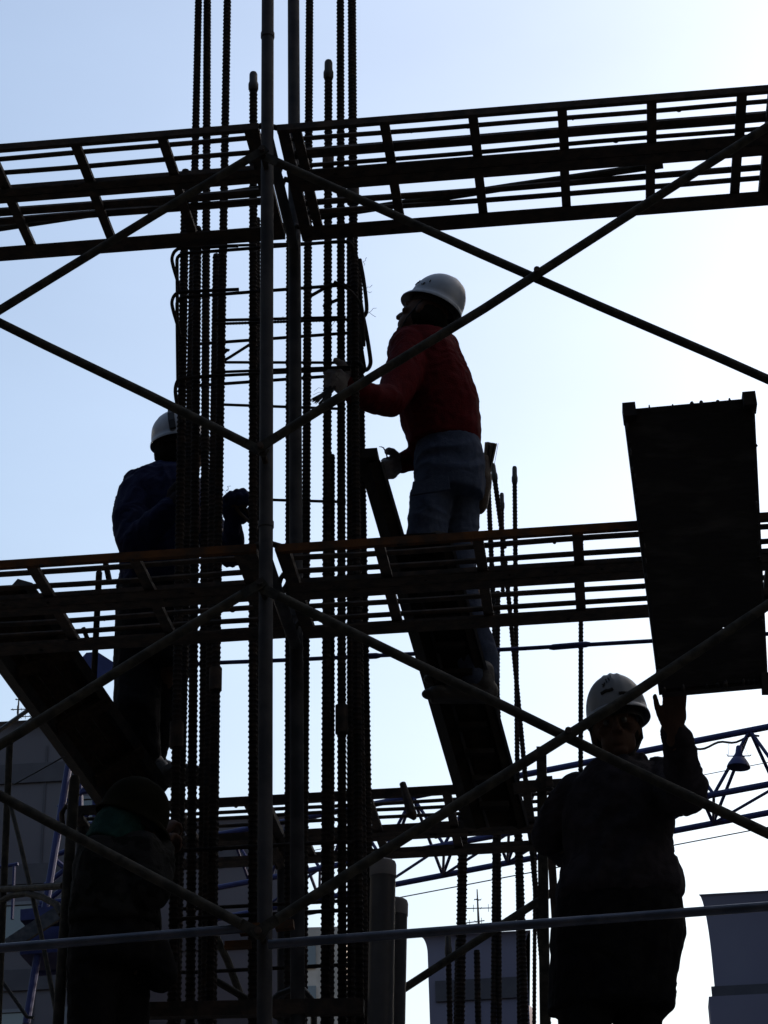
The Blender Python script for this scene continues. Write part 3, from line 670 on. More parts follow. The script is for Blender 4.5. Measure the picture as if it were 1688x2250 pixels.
# ------------------------------------------------------------------ people
def chain(b, pts, n=14):
    """rounded limb through (point, radius) pairs"""
    for (p, r) in pts: b.sphere(p, r, n=n, m=9)
    for (p, r), (q, s) in zip(pts, pts[1:]): b.tube([p, q], [r, s], n)
def loft(b, rings, n=24):
    prev = None
    for (c, a, d) in rings:
        i = len(b.v)
        for k in range(n):
            t = 2 * math.pi * k / n; ct, st_ = math.cos(t), math.sin(t)
            f = (abs(ct) ** 2.5 + abs(st_) ** 2.5) ** (-1 / 2.5)
            b.v.append(c + a * (ct * f) + d * (st_ * f))
        if prev is None: b.cap(i, n, True)
        else: b.bridge(prev, i, n)
        prev = i
    b.cap(prev, n)
def blend(b, name, m, parent, vox=.008, it=4, wr=0.0, wf=9.0, seed=0, ws=(1, 1, .45), fine=0.0):
    """fuse overlapping closed shapes into one continuous skin, relax it, add cloth folds"""
    me = bpy.data.meshes.new('tmp'); me.from_pydata([tuple(q) for q in b.v], [], b.f)
    bm = bmesh.new(); bm.from_mesh(me); bmesh.ops.recalc_face_normals(bm, faces=bm.faces); bm.to_mesh(me); bm.free()
    o = bpy.data.objects.new('tmp', me); S.collection.objects.link(o)
    md = o.modifiers.new('r', 'REMESH'); md.mode = 'VOXEL'; md.voxel_size = vox
    sm = o.modifiers.new('s', 'SMOOTH'); sm.factor = .5; sm.iterations = it
    dg_ = bpy.context.evaluated_depsgraph_get()
    m2 = bpy.data.meshes.new_from_object(o.evaluated_get(dg_)); bpy.data.objects.remove(o); bpy.data.meshes.remove(me)
    m2.name = name; base = V(parent.get('base', (0, 0, 0)))
    off = V((seed * 3.1, seed * 1.7, seed * 2.3))
    if wr:
        nn = [v.normal.copy() for v in m2.vertices]
        for v, q in zip(m2.vertices, nn):
            c = V((v.co.x * ws[0], v.co.y * ws[1], v.co.z * ws[2])) * wf + off
            t = noise.noise(c + V((0, 0, 1)) * noise.noise(c * .6) * 1.6)
            h = 1 - abs(t) * 2.4
            c2 = v.co * wf * 2.3 + off; h2 = 1 - abs(noise.noise(c2 + V((1, 2, 3)) * noise.noise(c2 * .5))) * 3
            v.co += q * (wr * h + wr * .35 * h2)
    for v in m2.vertices: v.co -= base
    m2.polygons.foreach_set('use_smooth', [True] * len(m2.polygons)); m2.materials.clear(); m2.materials.append(m)
    ob = bpy.data.objects.new(name, m2); S.collection.objects.link(ob); ob.parent = parent
    return ob
def axes(fwd, up):
    f = V(fwd).normalized(); u = V(up); u = (u - f * u.dot(f)).normalized(); return f.cross(u), f, u    # right, forward, up
def head(b, c, ax, s=1.0):
    R, F, U = ax
    q = lambda x, y, z: c + (R * x + F * y + U * z) * s
    b.sphere(q(0, -.008, .02), .076 * s, .096 * s, .098 * s, ax=ax, n=20, m=12)
    b.sphere(q(0, .03, -.055), .058 * s, .062 * s, .06 * s, ax=ax, n=18, m=11)
    b.sphere(q(0, .066, -.098), .026 * s, .022 * s, .02 * s, ax=ax)          # chin
    chain(b, [(q(0, .088, .012), .009 * s), (q(0, .108, -.02), .012 * s), (q(0, .112, -.033), .0135 * s)])  # nose
    for x in (-1, 1):
        b.sphere(q(.013 * x, .096, -.036), .009 * s)
        b.sphere(q(.03 * x, .082, .024), .022 * s, .014 * s, .009 * s, ax=ax)   # brow
        b.sphere(q(.042 * x, .066, -.02), .022 * s, .02 * s, .018 * s, ax=ax)   # cheekbone
        b.sphere(q(.077 * x, -.012, -.012), .01 * s, .021 * s, .032 * s, ax=ax) # ear
    b.sphere(q(0, .088, -.064), .024 * s, .01 * s, .006 * s, ax=ax); b.sphere(q(0, .085, -.075), .021 * s, .011 * s, .008 * s, ax=ax)  # lips
def eyes(root, c, ax, s=1.0):
    R, F, U = ax
    for x in (-1, 1): MB().sphere(c + (R * .03 * x + F * .081 + U * .004) * s, .0115 * s, n=10, m=7).build('eye', M['eye'], root)
def hand(b, wrist, along, normal, thumb, s=1.0, curl=(.5, .7, .6), tc=.5, spread=.0, g=1.0, td=(.75, .62)):
    """palm, four unequal bent fingers and a thumb; normal = side the fingers close to, thumb = side the thumb is on; g thickens a glove"""
    A = V(along).normalized(); N = V(normal); N = (N - A * N.dot(A)).normalized(); T = V(thumb); T = (T - A * T.dot(A) - N * T.dot(N)).normalized()
    w = V(wrist)
    b.sphere(w + A * .05 * s, .043 * s, .056 * s, .0175 * s * g, ax=(T, A, N), n=18, m=11)
    b.sphere(w + A * .03 * s + T * .02 * s + N * .006 * s, .022 * s, .032 * s, .017 * s * g, ax=(T, A, N))
    chain(b, [(w - A * .03 * s, .025 * s), (w + A * .012 * s, .026 * s)])
    for k, (x, L, r) in enumerate(((.031, .075, .0092), (.010, .083, .0096), (-.011, .077, .0092), (-.031, .060, .0082))):
        p = w + (A * (.088 - .004 * abs(k - 1)) + T * x) * s; d = (A + T * spread * x * 8).normalized(); ang = 0; pts = [(w + (A * .055 + T * x * .9) * s, r * s * g), (p, r * 1.05 * s * g)]
        for j, f in enumerate((.45, .31, .24)):
            ang += curl[j] + .05 * k; e = d * math.cos(ang) + N * math.sin(ang); p = p + e * L * f * s; pts.append((p, r * (1, .93, .84)[j] * s * g))
        chain(b, pts, 10)
    p = w + (A * .022 + T * .03 + N * .008) * s; pts = [(p, .013 * s * g)]; d = (T * td[0] + A * td[1] + N * .12).normalized()
    for j, L in enumerate((.038, .032, .026)):
        pts.append((p := p + d * L * s, (.0118, .0108, .009)[j] * s * g)); d = (d + N * tc * .75 + A * .35 - T * tc * .35).normalized()
    chain(b, pts, 10)
def helmet(root, c, ax, m=None, s=1.0, ribs=True, name='helmet'):
    """hard hat: ribbed dome, short peak, turned rim; c = centre of the rim plane"""
    R, F, U = ax; m = m or M['white']; na, nl = 56, 14; b = MB(); inner = []
    def prof(a, t, o=0.0):     # a azimuth (0 = front), t 0 rim .. 1 crown
        x, y = math.sin(a), math.cos(a); th = t * math.pi / 2
        rx, ry, rz = (.107 + o) * s, (.125 + o) * s, (.146 + o) * s
        side = x * math.cos(th); rib = 0
        if ribs:
            for sx in (-.26, 0, .26): rib += math.exp(-((side - sx * (.55 + .45 * math.cos(th))) / .055) ** 2) * (.0048 if sx == 0 else .0034)
            rib *= min(1, t * 4) * (1 if y > -.9 else .6)
        k = math.cos(th) ** .86
        return c + R * x * rx * k + F * y * ry * k + U * (rz * math.sin(th) ** .95 + rib * s) + (R * x + F * y) * rib * .4 * s
    for off, keep in ((0.0, 1), (-.004, 0)):
        rows = []
        for j in range(nl + 1):
            i = len(b.v)
            if j == nl: b.v.append(prof(0, 1, off)); rows.append(i); continue
            for k in range(na): b.v.append(prof(2 * math.pi * k / na, j / nl, off))
            rows.append(i)
        for j in range(nl - 1): b.bridge(rows[j], rows[j + 1], na)
        for k in range(na): b.f.append((rows[nl - 1] + k, rows[nl - 1] + (k + 1) % na, rows[nl]))
        inner.append(rows[0])
    # rim: rolled lip all round, widening into the peak at the front
    prev = inner[0]
    for (f, dz) in ((.35, -.003), (.75, -.009), (1.0, -.016), (1.0, -.021), (.7, -.016), (.3, -.009)):
        i = len(b.v)
        for k in range(na):
            a = 2 * math.pi * k / na; x, y = math.sin(a), math.cos(a)
            w = (.006 + .026 * max(0, y) ** 2.4 + .002 * max(0, -y) ** 3) * f
            drop = dz - .012 * max(0, y) ** 3 * f * .6
            b.v.append(c + R * x * (.107 * s + w * s) + F * y * (.125 * s + w * s) + U * drop * s)
        b.bridge(prev, i, na); prev = i
    b.bridge(prev, inner[1], na)
    o = b.build(name, m, root, sharp=50)
    # inner headband and chin strap
    hb = MB(); i0 = hb.ring(c - U * .008 * s, R * .088 * s, F * .107 * s, 32); i1 = hb.ring(c - U * .036 * s, R * .086 * s, F * .105 * s, 32)
    i2 = hb.ring(c - U * .036 * s, R * .083 * s, F * .102 * s, 32); i3 = hb.ring(c - U * .008 * s, R * .085 * s, F * .104 * s, 32)
    for (p, q) in ((i0, i1), (i1, i2), (i2, i3), (i3, i0)): hb.bridge(p, q, 32)
    hb.build('headband', M['mark'], o)
    return o, prof
def mark(o, prof, strokes, w=.0022, nm='pen_mark'):
    """strokes drawn on the dome: lists of (azimuth, height fraction)"""
    for st_ in strokes:
        b = MB(); pts = [prof(a, t, .0015) for (a, t) in st_]; b.tube(pts, w, 6); b.build(nm, M['mark'], o)
def shoe(b, heel, toe, s=1.0):
    d = (toe - heel); d.z = 0; d.normalize()
    L = .27 * s; x = EZ.cross(d)
    for (t, r, h) in ((.12, .036, .045), (.35, .038, .06), (.6, .045, .042), (.85, .042, .03), (1.0, .028, .022)):
        b.sphere(heel + d * (L * t) + EZ * h * .7, r, r * 1.15, h, ax=(x, d, EZ))
    b.tube([heel + d * .02 + EZ * .012, heel + d * L * .98 + EZ * .012], [.036, .036], 12)
def ring(q, hw, hd, fx=V((1, 0, 0)), tilt=0.0, fy=V((0, 1, 0))):
    return (q, fx * px(q, hw) + EZ * tilt, fy * hd)

# ---- the red worker, standing on the stair, tying bars
WD = 7.78
Q = lambda u, v, d=0.0: P(u, v, WD + d)
foot = Q(985, 1520)
w1 = thing('person', foot, 'worker in red pullover and jeans with white helmet, tying bars on the stair', 'person', 'construction workers')
ax1 = axes((-.85, .3, .44), (.4, .0, .9)); hc = Q(932, 695)
b = MB(); head(b, hc, ax1, 1.02)
chain(b, [(hc - ax1[2] * .06 - ax1[1] * .015, .058), (Q(930, 748), .062)])
loft(b, [ring(Q(931, 742), 52, .09), ring(Q(934, 790), 66, .11), ring(Q(962, 900), 72, .11), ring(Q(985, 990), 62, .11), ring(Q(985, 1060), 66, .12)])
chain(b, [(Q(900, 770, -.1), .06), (Q(860, 884, -.3), .045), (Q(775, 858, -.52), .03)]); hand(b, Q(772, 857, -.53), Q(735, 830, -.6) - Q(772, 857, -.53), EY * .8 + EX * -.2 + EZ * .2, EZ + EX * .5, .95, (1.0, 1.1, .7), .7)
chain(b, [(Q(960, 780, .18), .06), (Q(955, 950, .22), .045), (Q(884, 1018, .12), .03)]); hand(b, Q(884, 1018, .12), Q(845, 1026, .08) - Q(884, 1018, .12), V((.3, -.6, -.5)), EZ - EX * .3, .95, (1.0, 1.1, .7), .5)
chain(b, [(Q(955, 1070, -.04), .075), (Q(936, 1232, -.1), .055), (Q(1044, 1488, -.02), .04)]); chain(b, [(Q(1012, 1070, .04), .075), (Q(1012, 1240, .02), .055), (Q(1072, 1470, .03), .04)])
blend(b, 'body', M['skin'], w1, .007, 3)
eyes(w1, hc, ax1, 1.02)
b = MB()
loft(b, [ring(Q(930, 737), 40, .072), ring(Q(927, 744), 52, .095), ring(Q(925, 752), 66, .14), ring(Q(931, 785), 80, .165), ring(Q(949, 835), 84, .17), ring(Q(962, 880), 87, .17), ring(Q(969, 925), 85, .165), ring(Q(975, 958), 80, .16), ring(Q(977, 985), 76, .155)])
chain(b, [(Q(903, 768, -.09), px(Q(903, 768), 46)), (Q(884, 830, -.2), px(Q(884, 830), 40)), (Q(858, 880, -.3), px(Q(860, 880), 33)), (Q(815, 876, -.42), px(Q(815, 876), 29)), (Q(768, 853, -.53), px(Q(770, 853), 23))])
chain(b, [(Q(970, 770, .16), .085), (Q(960, 940, .22), .07), (Q(925, 1000, .16), .055), (Q(886, 1017, .12), .042)])
chain(b, [(Q(899, 740, -.02), .03), (Q(935, 739, -.06), .03), (Q(965, 741, .0), .03), (Q(940, 738, .08), .03)])
blend(b, 'pullover', M['red'], w1, .007, 3, .006, 7, 1, ws=(1, 1, .55))
b = MB()
loft(b, [ring(Q(984, 962), 62, .125), ring(Q(985, 985), 70, .145), ring(Q(987, 1015), 76, .155), ring(Q(988, 1060), 78, .16), ring(Q(983, 1100), 80, .155)])
chain(b, [(Q(948, 1095, -.05), px(Q(948, 1095), 46)), (Q(938, 1170, -.09), px(Q(938, 1170), 42)), (Q(934, 1225, -.1), px(Q(934, 1225), 38)), (Q(954, 1290, -.08), px(Q(944, 1290), 33)), (Q(1000, 1400, -.05), px(Q(955, 1400), 31)), (Q(1040, 1488, -.02), px(Q(960, 1490), 27))])
chain(b, [(Q(1012, 1095, .05), px(Q(1012, 1095), 48)), (Q(1008, 1170, .04), px(Q(1008, 1170), 42)), (Q(1009, 1240, .02), px(Q(1009, 1240), 36)), (Q(1028, 1340, .02), px(Q(1028, 1340), 32)), (Q(1062, 1440, .03), px(Q(1062, 1440), 31)), (Q(1074, 1485, .03), px(Q(1074, 1485), 26))])
jo = blend(b, 'jeans', M['denim'], w1, .007, 3, .006, 8, 2, ws=(.6, .6, 1.2))
b = MB(); ps = [Q(908, 1060, -.2), Q(985, 1046, -.21), Q(990, 1076, -.215), Q(903, 1089, -.205)]; slab_between(b, ps, .012)
b.build('pocket_flap', M['denim'], w1)
b = MB(); loft(b, [ring(Q(984, 968), 66, .138), ring(Q(984, 978), 69, .146)]); b.build('belt', M['leather'], w1, sharp=60)
for (h_, t_) in ((Q(1092, 1534, .0), Q(966, 1522, -.04)), (Q(1092, 1508, .06), Q(1020, 1500, .02))):
    b = MB(); shoe(b, h_, t_); chain(b, [(h_ + (t_ - h_).normalized() * .05 + EZ * .05, .046), (h_ + (t_ - h_).normalized() * .05 + EZ * .11, .046)]); blend(b, 'shoe', M['boot'], w1, .006, 2)
for (wr_, tp, n_, t_, cv) in ((Q(772, 857, -.53), Q(735, 830, -.6), EY * .8 - EX * .2 + EZ * .2, EZ + EX * .5, Q(795, 868, -.48)), (Q(884, 1018, .12), Q(845, 1030, .08), V((.3, -.6, -.5)), EZ - EX * .3, Q(905, 1012, .14))):
    b = MB(); hand(b, wr_, tp - wr_, n_, t_, 1.06, (1.05, 1.15, .75), .6, g=1.35); chain(b, [(wr_.lerp(tp, .15), .036), (wr_.lerp(cv, .5), .033)]); blend(b, 'glove', M['glove'], w1, .005, 2, .0018, 40, 3, (1, 1, 1))
hl, pf = helmet(w1, Q(957, 670), ax1, s=1.02)
az = -1.15
mark(hl, pf, [[(az - .28, .17), (az - .27, .22)], [(az - .1, .1), (az - .06, .15), (az - .12, .13)], [(az - .06, .1), (az + .02, .11)], [(az + .33, .17), (az + .35, .25)], [(az + .52, .17), (az + .50, .24)], [(az + .47, .15), (az + .53, .16)]], .0026)
b = MB(); b.tube([hc + ax1[0] * .08 + ax1[2] * .03, hc + ax1[0] * .07 + ax1[1] * .03 - ax1[2] * .07, hc + ax1[1] * .075 - ax1[2] * .125, hc - ax1[0] * .07 + ax1[1] * .03 - ax1[2] * .07, hc - ax1[0] * .08 + ax1[2] * .03], .004, 6); b.build('chin_strap', M['mark'], w1)
b = MB(); b.sphere(hc - ax1[1] * .03 - ax1[2] * .02, .083, .085, .085, ax=ax1, n=18, m=11); blend(b, 'hair', M['hair'], w1, .006, 1, .003, 40, 4)
# what he carries
po = thing('tool_pouch', Q(1060, 1125, .05), 'dark leather tool pouch hanging at the back of the red worker', 'pouch')
b = MB(); loft(b, [ring(Q(1058, 1010, .06), 16, .05), ring(Q(1060, 1060, .06), 20, .06), ring(Q(1056, 1105, .06), 17, .05), ring(Q(1052, 1124, .06), 11, .03)]); blend(b, 'bag', M['leather'], po, .006, 2, .003, 14, 6)
b = MB(); b.beam(Q(1046, 985, .05), Q(1058, 1015, .06), .03, .01); b.build('strap', M['leather'], po)
bu = thing('wire_bundle', Q(1068, 1060, .06), 'upright bundle of straight tie wires standing in the tool pouch', 'wire bundle')
rnd = random.Random(5); b = MB()
for k in range(90):
    u = rnd.uniform(-1, 1); v = rnd.uniform(-1, 1)
    b.tube([Q(1064 + u * 6, 1075, .06 + v * .02), Q(1079 + u * 12.5, 972 + abs(rnd.gauss(0, 3)) + u * 1.5, .06 + v * .035)], .0022, 5)
o = b.build('wires', M['wire'], bu); o['kind'] = 'stuff'
MB().tube([Q(1083, 1040, .05), Q(1095, 974, .05)], .001, 5).build('loose_wire', M['wire'], bu)
bu = thing('wire_bundle', Q(700, 880, -.62), 'loose bundle of tie wires held out in the raised glove', 'wire bundle'); b = MB()
for k in range(60):
    u, v, t = rnd.uniform(-1, 1), rnd.uniform(-1, 1), rnd.random()
    p = Q(745 + u * 6, 838 + v * 6, -.58); q = Q(697 + u * 10 - v * 9, 884 + u * 9 + rnd.gauss(0, 3), -.62 + v * .02); m_ = p.lerp(q, .6) + V((0, 0, .006 * u))
    b.tube([p, m_, q + V((0, 0, rnd.uniform(-.006, .004)))], .00115, 5)
o = b.build('wires', M['wire'], bu); o['kind'] = 'stuff'
for (a_, c_, d_) in (((728, 860), (700, 862), (688, 868)), ((725, 856), (700, 852), (690, 860)), ((720, 870), (702, 884), (700, 905))):
    MB().tube([Q(*a_, -.6), Q(*c_, -.61), Q(*d_, -.61)], .0008, 5).build('loose_wire', M['wire'], bu)
tl = thing('tying_hook', Q(850, 1030, .06), 'thin bent tying hook in the lower glove of the red worker', 'hook tool')
MB().tube([Q(858, 1040, .07), Q(851, 1005, .06)], .007, 8).build('grip', M['leather'], tl)
MB().tube([Q(852, 1008, .06), Q(848, 994, .06), Q(843, 984, .06), Q(839, 982, .06), Q(833, 981.5, .06)], [.0032, .003, .0028, .0022, .0012], 8).build('shank', M['steel'], tl)

# ---- the navy worker behind the cage
WD = 8.32
foot = Q(340, 1728)
w2 = thing('person', foot, 'worker in navy jacket and white helmet standing behind the left bars', 'person', 'construction workers')
ax2 = axes((.93, .28, .12), (-.12, 0, 1)); hc = Q(393, 992)
b = MB(); head(b, hc, ax2, 1.02)
chain(b, [(hc - ax2[2] * .05, .058), (Q(378, 1042), .062)])
loft(b, [ring(Q(365, 1050), 50, .1), ring(Q(352, 1110), 72, .13), ring(Q(348, 1230), 66, .12), ring(Q(340, 1400), 62, .12), ring(Q(338, 1480), 66, .13)])
chain(b, [(Q(302, 1090, -.12), .06), (Q(290, 1190, -.2), .045), (Q(372, 1120, -.32), .03)]); hand(b, Q(372, 1120, -.32), Q(415, 1085, -.36) - Q(372, 1120, -.32), V((.2, .8, .2)), EZ, .95, (1, 1, .7), .6)
FW, FT = Q(511, 1150, -.46), Q(514, 1095, -.48)
chain(b, [(Q(420, 1100, .1), .06), (Q(503, 1222, -.35), .042), (FW, .028)]); hand(b, FW, FT - FW, V((.5, -.6, .1)), V((.6, .6, 0)), 1.0, (1.1, 1.1, .7), .6)
chain(b, [(Q(312, 1480, -.05), .08), (Q(318, 1590, -.1), .055), (Q(334, 1700, -.02), .04)]); chain(b, [(Q(365, 1480, .06), .08), (Q(350, 1600, .05), .055), (Q(333, 1702, .1), .04)])
blend(b, 'body', M['skin'], w2, .007, 3)
eyes(w2, hc, ax2)
b = MB()
loft(b, [ring(Q(377, 1030), 36, .075), ring(Q(366, 1044), 55, .11), ring(Q(356, 1060), 80, .16), ring(Q(353, 1095), 90, .185), ring(Q(352, 1150), 92, .19), ring(Q(352, 1215), 86, .18), ring(Q(347, 1260), 83, .175), ring(Q(344, 1300), 84, .17)])
chain(b, [(Q(304, 1086, -.1), px(Q(304, 1086), 42)), (Q(289, 1140, -.16), px(Q(289, 1140), 40)), (Q(296, 1196, -.2), px(Q(296, 1196), 35)), (Q(340, 1150, -.28), px(Q(340, 1150), 29)), (Q(374, 1120, -.32), px(Q(374, 1120), 23))])
chain(b, [(Q(420, 1090, .12), .09), (Q(470, 1180, -.1), .062), (Q(506, 1222, -.36), px(Q(506, 1222), 25)), (Q(508, 1190, -.4), px(Q(508, 1190), 24)), (Q(510, 1160, -.44), px(Q(510, 1160), 19))])
chain(b, [(Q(338, 1034, -.05), .026), (Q(350, 1040, -.1), .026), (Q(385, 1045, -.12), .028)])
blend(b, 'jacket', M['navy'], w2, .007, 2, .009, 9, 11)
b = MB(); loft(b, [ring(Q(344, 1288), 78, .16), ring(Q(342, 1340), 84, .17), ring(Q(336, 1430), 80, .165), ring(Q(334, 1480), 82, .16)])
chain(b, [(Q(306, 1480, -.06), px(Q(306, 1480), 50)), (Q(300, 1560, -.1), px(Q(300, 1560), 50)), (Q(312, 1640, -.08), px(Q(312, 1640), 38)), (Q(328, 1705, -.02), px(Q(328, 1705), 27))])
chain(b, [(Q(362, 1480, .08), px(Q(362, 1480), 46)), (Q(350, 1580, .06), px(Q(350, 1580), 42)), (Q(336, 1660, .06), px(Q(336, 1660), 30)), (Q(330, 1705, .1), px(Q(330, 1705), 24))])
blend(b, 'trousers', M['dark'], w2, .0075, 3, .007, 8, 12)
for (h_, t_) in ((Q(312, 1728, -.05), Q(382, 1730, -.12)), (Q(318, 1722, .1), Q(384, 1722, .1))):
    b = MB(); shoe(b, h_, t_); chain(b, [(h_ + EX * .06 + EZ * .05, .045), (h_ + EX * .05 + EZ * .1, .044)]); blend(b, 'shoe', M['boot'], w2, .006, 2)
b = MB(); hand(b, FW, FT - FW, V((.5, -.6, .1)), V((.6, .6, 0)), 1.28, (1.1, 1.15, .75), .6, g=1.5); chain(b, [(FW.lerp(FT, .1), .034), (Q(511, 1150, -.45), .032)]); blend(b, 'glove', M['navy'], w2, .005, 2, .002, 40, 3, (1, 1, 1))
b = MB(); A_ = Q(372, 1120, -.32); B_ = Q(415, 1085, -.36); hand(b, A_, B_ - A_, V((.2, .8, .2)), EZ, 1.1, (1, 1, .7), .6, g=1.4); blend(b, 'glove', M['grey'], w2, .005, 2, .002, 40, 3, (1, 1, 1))
hl, pf = helmet(w2, Q(394, 970), ax2, s=1.03)
b = MB(); pts = [pf(1.95 + .02 * k, t, .006) for k, t in enumerate([0.02, .2, .4, .6, .8, .97])]
for (p, q) in zip(pts, pts[1:]): b.beam(p, q, .03, .012, (p - Q(394, 985)).normalized())
o = b.build('goggle_strap', M['mark'], hl)
b = MB(); b.sphere(hc - ax2[1] * .03 - ax2[2] * .02, .082, .085, .085, ax=ax2, n=18, m=11); blend(b, 'hair', M['hair'], w2, .006, 1, .003, 40, 4)
pl_ = thing('pliers', Q(530, 1130, -.5), 'pliers with two open handles held in the fist beside the middle standard', 'pliers')
MB().tube([Q(512, 1108, -.5), Q(528, 1128, -.5), Q(552, 1150, -.5), Q(566, 1163, -.5)], .0075, 8).build('handle', M['leather'], pl_)
MB().tube([Q(518, 1105, -.49), Q(534, 1112, -.49), Q(552, 1134, -.49), Q(566, 1150, -.49)], .0075, 8).build('handle', M['leather'], pl_)
MB().tube([Q(514, 1108, -.5), Q(500, 1086, -.51)], [.013, .006], 8).build('jaw', M['steel'], pl_)
tag(MB().tube([Q(500, 1088, -.5), Q(494, 1078, -.5), Q(486, 1075, -.5)], .0008, 5).build('tie_wire', M['wire']), 'single fine wire sticking out of the fist beside the middle standard', 'wire')

# ---- the worker steadying the panel
WD = 6.85
foot = Q(1345, 2250); foot.z = 2.86
w3 = thing('person', foot, 'worker in dark jacket and white helmet steadying the formwork panel overhead', 'person', 'construction workers')
ax3 = axes((-.12, -.98, .02), (-.1, .0, 1)); hc = Q(1354, 1607)
b = MB(); head(b, hc, ax3, 1.04)
chain(b, [(hc - ax3[2] * .06 - ax3[1] * .02, .06), (Q(1350, 1705, .05), .066)])
loft(b, [ring(Q(1360, 1712), 80, .1), ring(Q(1360, 1780), 100, .13), ring(Q(1358, 1900), 98, .13), ring(Q(1356, 2040), 100, .13), ring(Q(1350, 2140), 100, .13)])
HW, HT = Q(1479, 1606, -.42), Q(1482, 1545, -.46)
chain(b, [(Q(1462, 1705, .0), .06), (Q(1506, 1748, -.24), .05), (Q(1490, 1668, -.35), .038), (HW, .029)])
hand(b, HW, HT - HW, V((0, -1, .25)), V((-1, 0, .1)), 1.0, (.12, .2, .15), .05, spread=.1, td=(.5, .95))
chain(b, [(Q(1262, 1750, .0), .06), (Q(1212, 1838, .05), .05), (Q(1248, 1882, .2), .034)]); hand(b, Q(1248, 1882, .2), Q(1300, 1900, .24) - Q(1248, 1882, .2), V((0, -.9, -.3)), V((0, .3, 1)), 1.0, (.4, .5, .4), .3)
for (x, d) in ((1300, -.03), (1405, .04)): chain(b, [(Q(x, 2130, d), .085), (foot + V((px(foot, x - 1345), d, .5)), .06), (foot + V((px(foot, x - 1345), d, .08)), .042)])
blend(b, 'body', M['skin'], w3, .006, 3)
eyes(w3, hc, ax3)
b = MB()
loft(b, [ring(Q(1352, 1682), 56, .085), ring(Q(1360, 1700), 84, .11, tilt=.012), ring(Q(1362, 1730), 108, .14), ring(Q(1360, 1765), 118, .155), ring(Q(1358, 1800), 119, .16), ring(Q(1357, 1860), 116, .16), ring(Q(1359, 1890), 117, .16), ring(Q(1362, 1915), 127, .165), ring(Q(1361, 1945), 136, .172), ring(Q(1360, 1968), 137, .172), ring(Q(1359, 1985), 128, .16)])
r_ = lambda u, v, n: px(Q(u, v), n)
chain(b, [(Q(1268, 1752, .0), r_(1268, 1752, 50)), (Q(1232, 1800, .03), r_(1232, 1800, 46)), (Q(1213, 1836, .05), r_(1213, 1836, 42)), (Q(1232, 1862, .13), r_(1240, 1866, 33)), (Q(1248, 1880, .2), r_(1264, 1884, 26))])
chain(b, [(Q(1452, 1708, .0), r_(1452, 1708, 42)), (Q(1490, 1742, -.14), r_(1490, 1742, 48)), (Q(1507, 1740, -.24), r_(1507, 1740, 44)), (Q(1504, 1700, -.30), r_(1504, 1700, 40)), (Q(1497, 1660, -.34), r_(1497, 1660, 34))])
chain(b, [(Q(1470, 1648, -.345), r_(1470, 1650, 11)), (Q(1500, 1644, -.31), r_(1500, 1646, 12)), (Q(1524, 1650, -.34), r_(1524, 1652, 12)), (Q(1500, 1660, -.39), r_(1500, 1662, 13)), (Q(1470, 1650, -.355), r_(1470, 1650, 11))])
for (p, q) in (((1312, 1690, -.06), (1345, 1712, -.13)), ((1404, 1668, -.03), (1362, 1712, -.13))): chain(b, [(Q(*p), .028), (Q(*q), .02)])
chain(b, [(Q(1497, 1660, -.34), r_(1497, 1660, 34)), (Q(1486, 1622, -.385), r_(1486, 1622, 27)), (Q(1482, 1612, -.395), r_(1486, 1622, 25))])
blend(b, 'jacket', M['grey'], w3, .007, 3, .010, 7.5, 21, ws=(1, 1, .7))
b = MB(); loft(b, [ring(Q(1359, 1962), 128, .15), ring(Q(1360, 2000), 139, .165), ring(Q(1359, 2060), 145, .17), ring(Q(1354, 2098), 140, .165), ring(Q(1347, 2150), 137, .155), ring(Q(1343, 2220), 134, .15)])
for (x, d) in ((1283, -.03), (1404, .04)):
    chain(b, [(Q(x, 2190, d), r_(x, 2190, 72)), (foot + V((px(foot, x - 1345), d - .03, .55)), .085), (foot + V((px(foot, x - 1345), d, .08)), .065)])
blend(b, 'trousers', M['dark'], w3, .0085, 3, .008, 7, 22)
for (x, d) in ((1300, -.03), (1405, .04)):
    b = MB(); h_ = foot + V((px(foot, x - 1345), d + .1, .0)); shoe(b, h_, h_ + V((0, -.27, 0))); blend(b, 'shoe', M['boot'], w3, .008, 2)
hl, pf = helmet(w3, Q(1357, 1573), ax3, s=1.0)
mark(hl, pf, [[(a, .16 + .04 * math.cos(3 * (a - .12))) for a in [.02 + .06 * k for k in range(8)]], [(a, .12) for a in [-.62 + .08 * k for k in range(7)]]], .006, 'goggle_strap')
mark(hl, pf, [[(.1, .42), (.14, .5)], [(.2, .38), (.24, .47)], [(.3, .30), (.38, .36)], [(.36, .29), (.28, .36)]], .0025)
for x in (-1, 1):
    MB().tube([hc + ax3[0] * .088 * x + ax3[2] * .035, hc + ax3[0] * .084 * x - ax3[2] * .04, hc + ax3[0] * .04 * x + ax3[1] * .05 - ax3[2] * .112, hc + ax3[1] * .06 - ax3[2] * .122], .0045, 6).build('chin_strap', M['mark'], w3)
b = MB(); b.sphere(hc - ax3[1] * .03 - ax3[2] * .01, .084, .083, .08, ax=ax3, n=18, m=11); blend(b, 'hair', M['hair'], w3, .006, 1, .003, 40, 4)

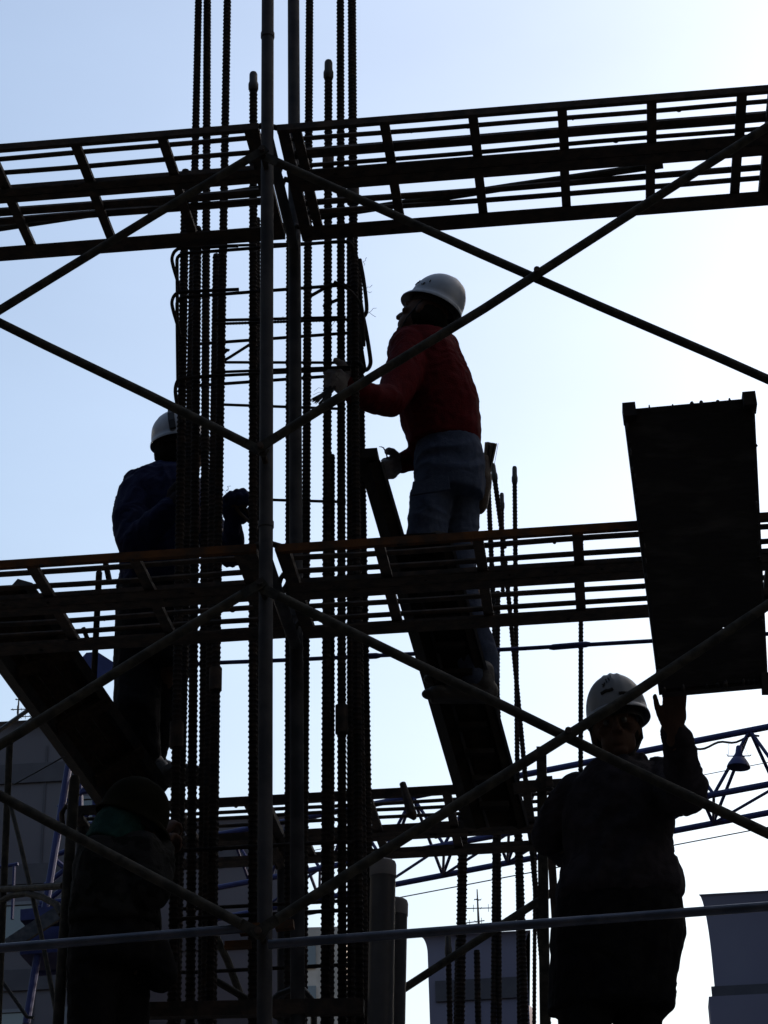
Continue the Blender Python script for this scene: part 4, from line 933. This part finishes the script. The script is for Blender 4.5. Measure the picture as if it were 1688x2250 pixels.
# ---- the stooping worker in camouflage
WD = 6.78
foot = Q(230, 2250); foot.z = 2.865
w4 = thing('person', foot, 'worker in mottled camouflage jacket and shade-darkened olive cap stooping at the lower left', 'person', 'construction workers')
ax4 = axes((.82, .45, -.34), (.35, .1, .93)); hc = Q(290, 1806)
b = MB(); head(b, hc, ax4, 1.0)
chain(b, [(hc - ax4[2] * .05, .058), (Q(262, 1862), .064)])
loft(b, [ring(Q(258, 1862), 62, .1), ring(Q(250, 1920), 68, .12), ring(Q(250, 2010), 72, .12), ring(Q(245, 2120), 74, .13)])
chain(b, [(Q(300, 1880, -.05), .06), (Q(325, 1960, -.1), .045), (Q(352, 1868, .05), .03)]); hand(b, Q(352, 1868, .05), Q(372, 1840, .1) - Q(352, 1868, .05), V((.6, .6, 0)), EZ - EX * .4, .95, (.9, 1, .7), .6)
chain(b, [(Q(230, 1880, .12), .06), (Q(300, 1930, .3), .045), (Q(350, 1840, .32), .03)]); hand(b, Q(350, 1840, .32), Q(372, 1815, .35) - Q(350, 1840, .32), V((.6, .6, 0)), EZ, .95, (.9, 1, .7), .6)
for (x, d) in ((205, -.05), (280, .06)): chain(b, [(Q(x, 2110, d), .085), (foot + V((px(foot, x - 230), d, .46)), .06), (foot + V((px(foot, x - 230), d, .07)), .042)])
blend(b, 'body', M['skin'], w4, .008, 3)
b = MB()
loft(b, [ring(Q(262, 1846), 52, .08), ring(Q(255, 1866), 75, .13), ring(Q(250, 1900), 84, .155), ring(Q(249, 1950), 89, .165), ring(Q(251, 2000), 96, .17), ring(Q(254, 2040), 98, .17)])
chain(b, [(Q(300, 1885, -.06), .09), (Q(326, 1955, -.1), .07), (Q(344, 1900, .0), .058), (Q(352, 1868, .05), .043)])
chain(b, [(Q(230, 1885, .12), .09), (Q(300, 1930, .3), .07), (Q(345, 1850, .32), .045)])
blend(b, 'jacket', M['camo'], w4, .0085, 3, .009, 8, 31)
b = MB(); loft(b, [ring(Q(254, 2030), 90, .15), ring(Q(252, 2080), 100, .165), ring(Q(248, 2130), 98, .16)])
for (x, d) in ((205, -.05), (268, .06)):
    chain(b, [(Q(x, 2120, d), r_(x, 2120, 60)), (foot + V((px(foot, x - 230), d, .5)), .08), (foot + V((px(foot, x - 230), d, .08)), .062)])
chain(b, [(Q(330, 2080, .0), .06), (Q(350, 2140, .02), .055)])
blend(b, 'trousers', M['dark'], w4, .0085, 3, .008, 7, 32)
for (x, d) in ((205, -.05), (280, .06)):
    b = MB(); h_ = foot + V((px(foot, x - 230) - .08, d, .0)); shoe(b, h_, h_ + V((.27, 0, 0))); blend(b, 'shoe', M['boot'], w4, .008, 2)
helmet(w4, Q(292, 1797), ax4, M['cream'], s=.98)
b = MB(); ce = hc - ax4[1] * .035 - ax4[2] * .045; loft(b, [(ce + ax4[2] * .04, ax4[0] * .088, ax4[1] * .08), (ce, ax4[0] * .09, ax4[1] * .085), (ce - ax4[2] * .07, ax4[0] * .105, ax4[1] * .085)]); blend(b, 'neck_cloth', M['teal'], w4, .006, 2, .004, 14, 5)
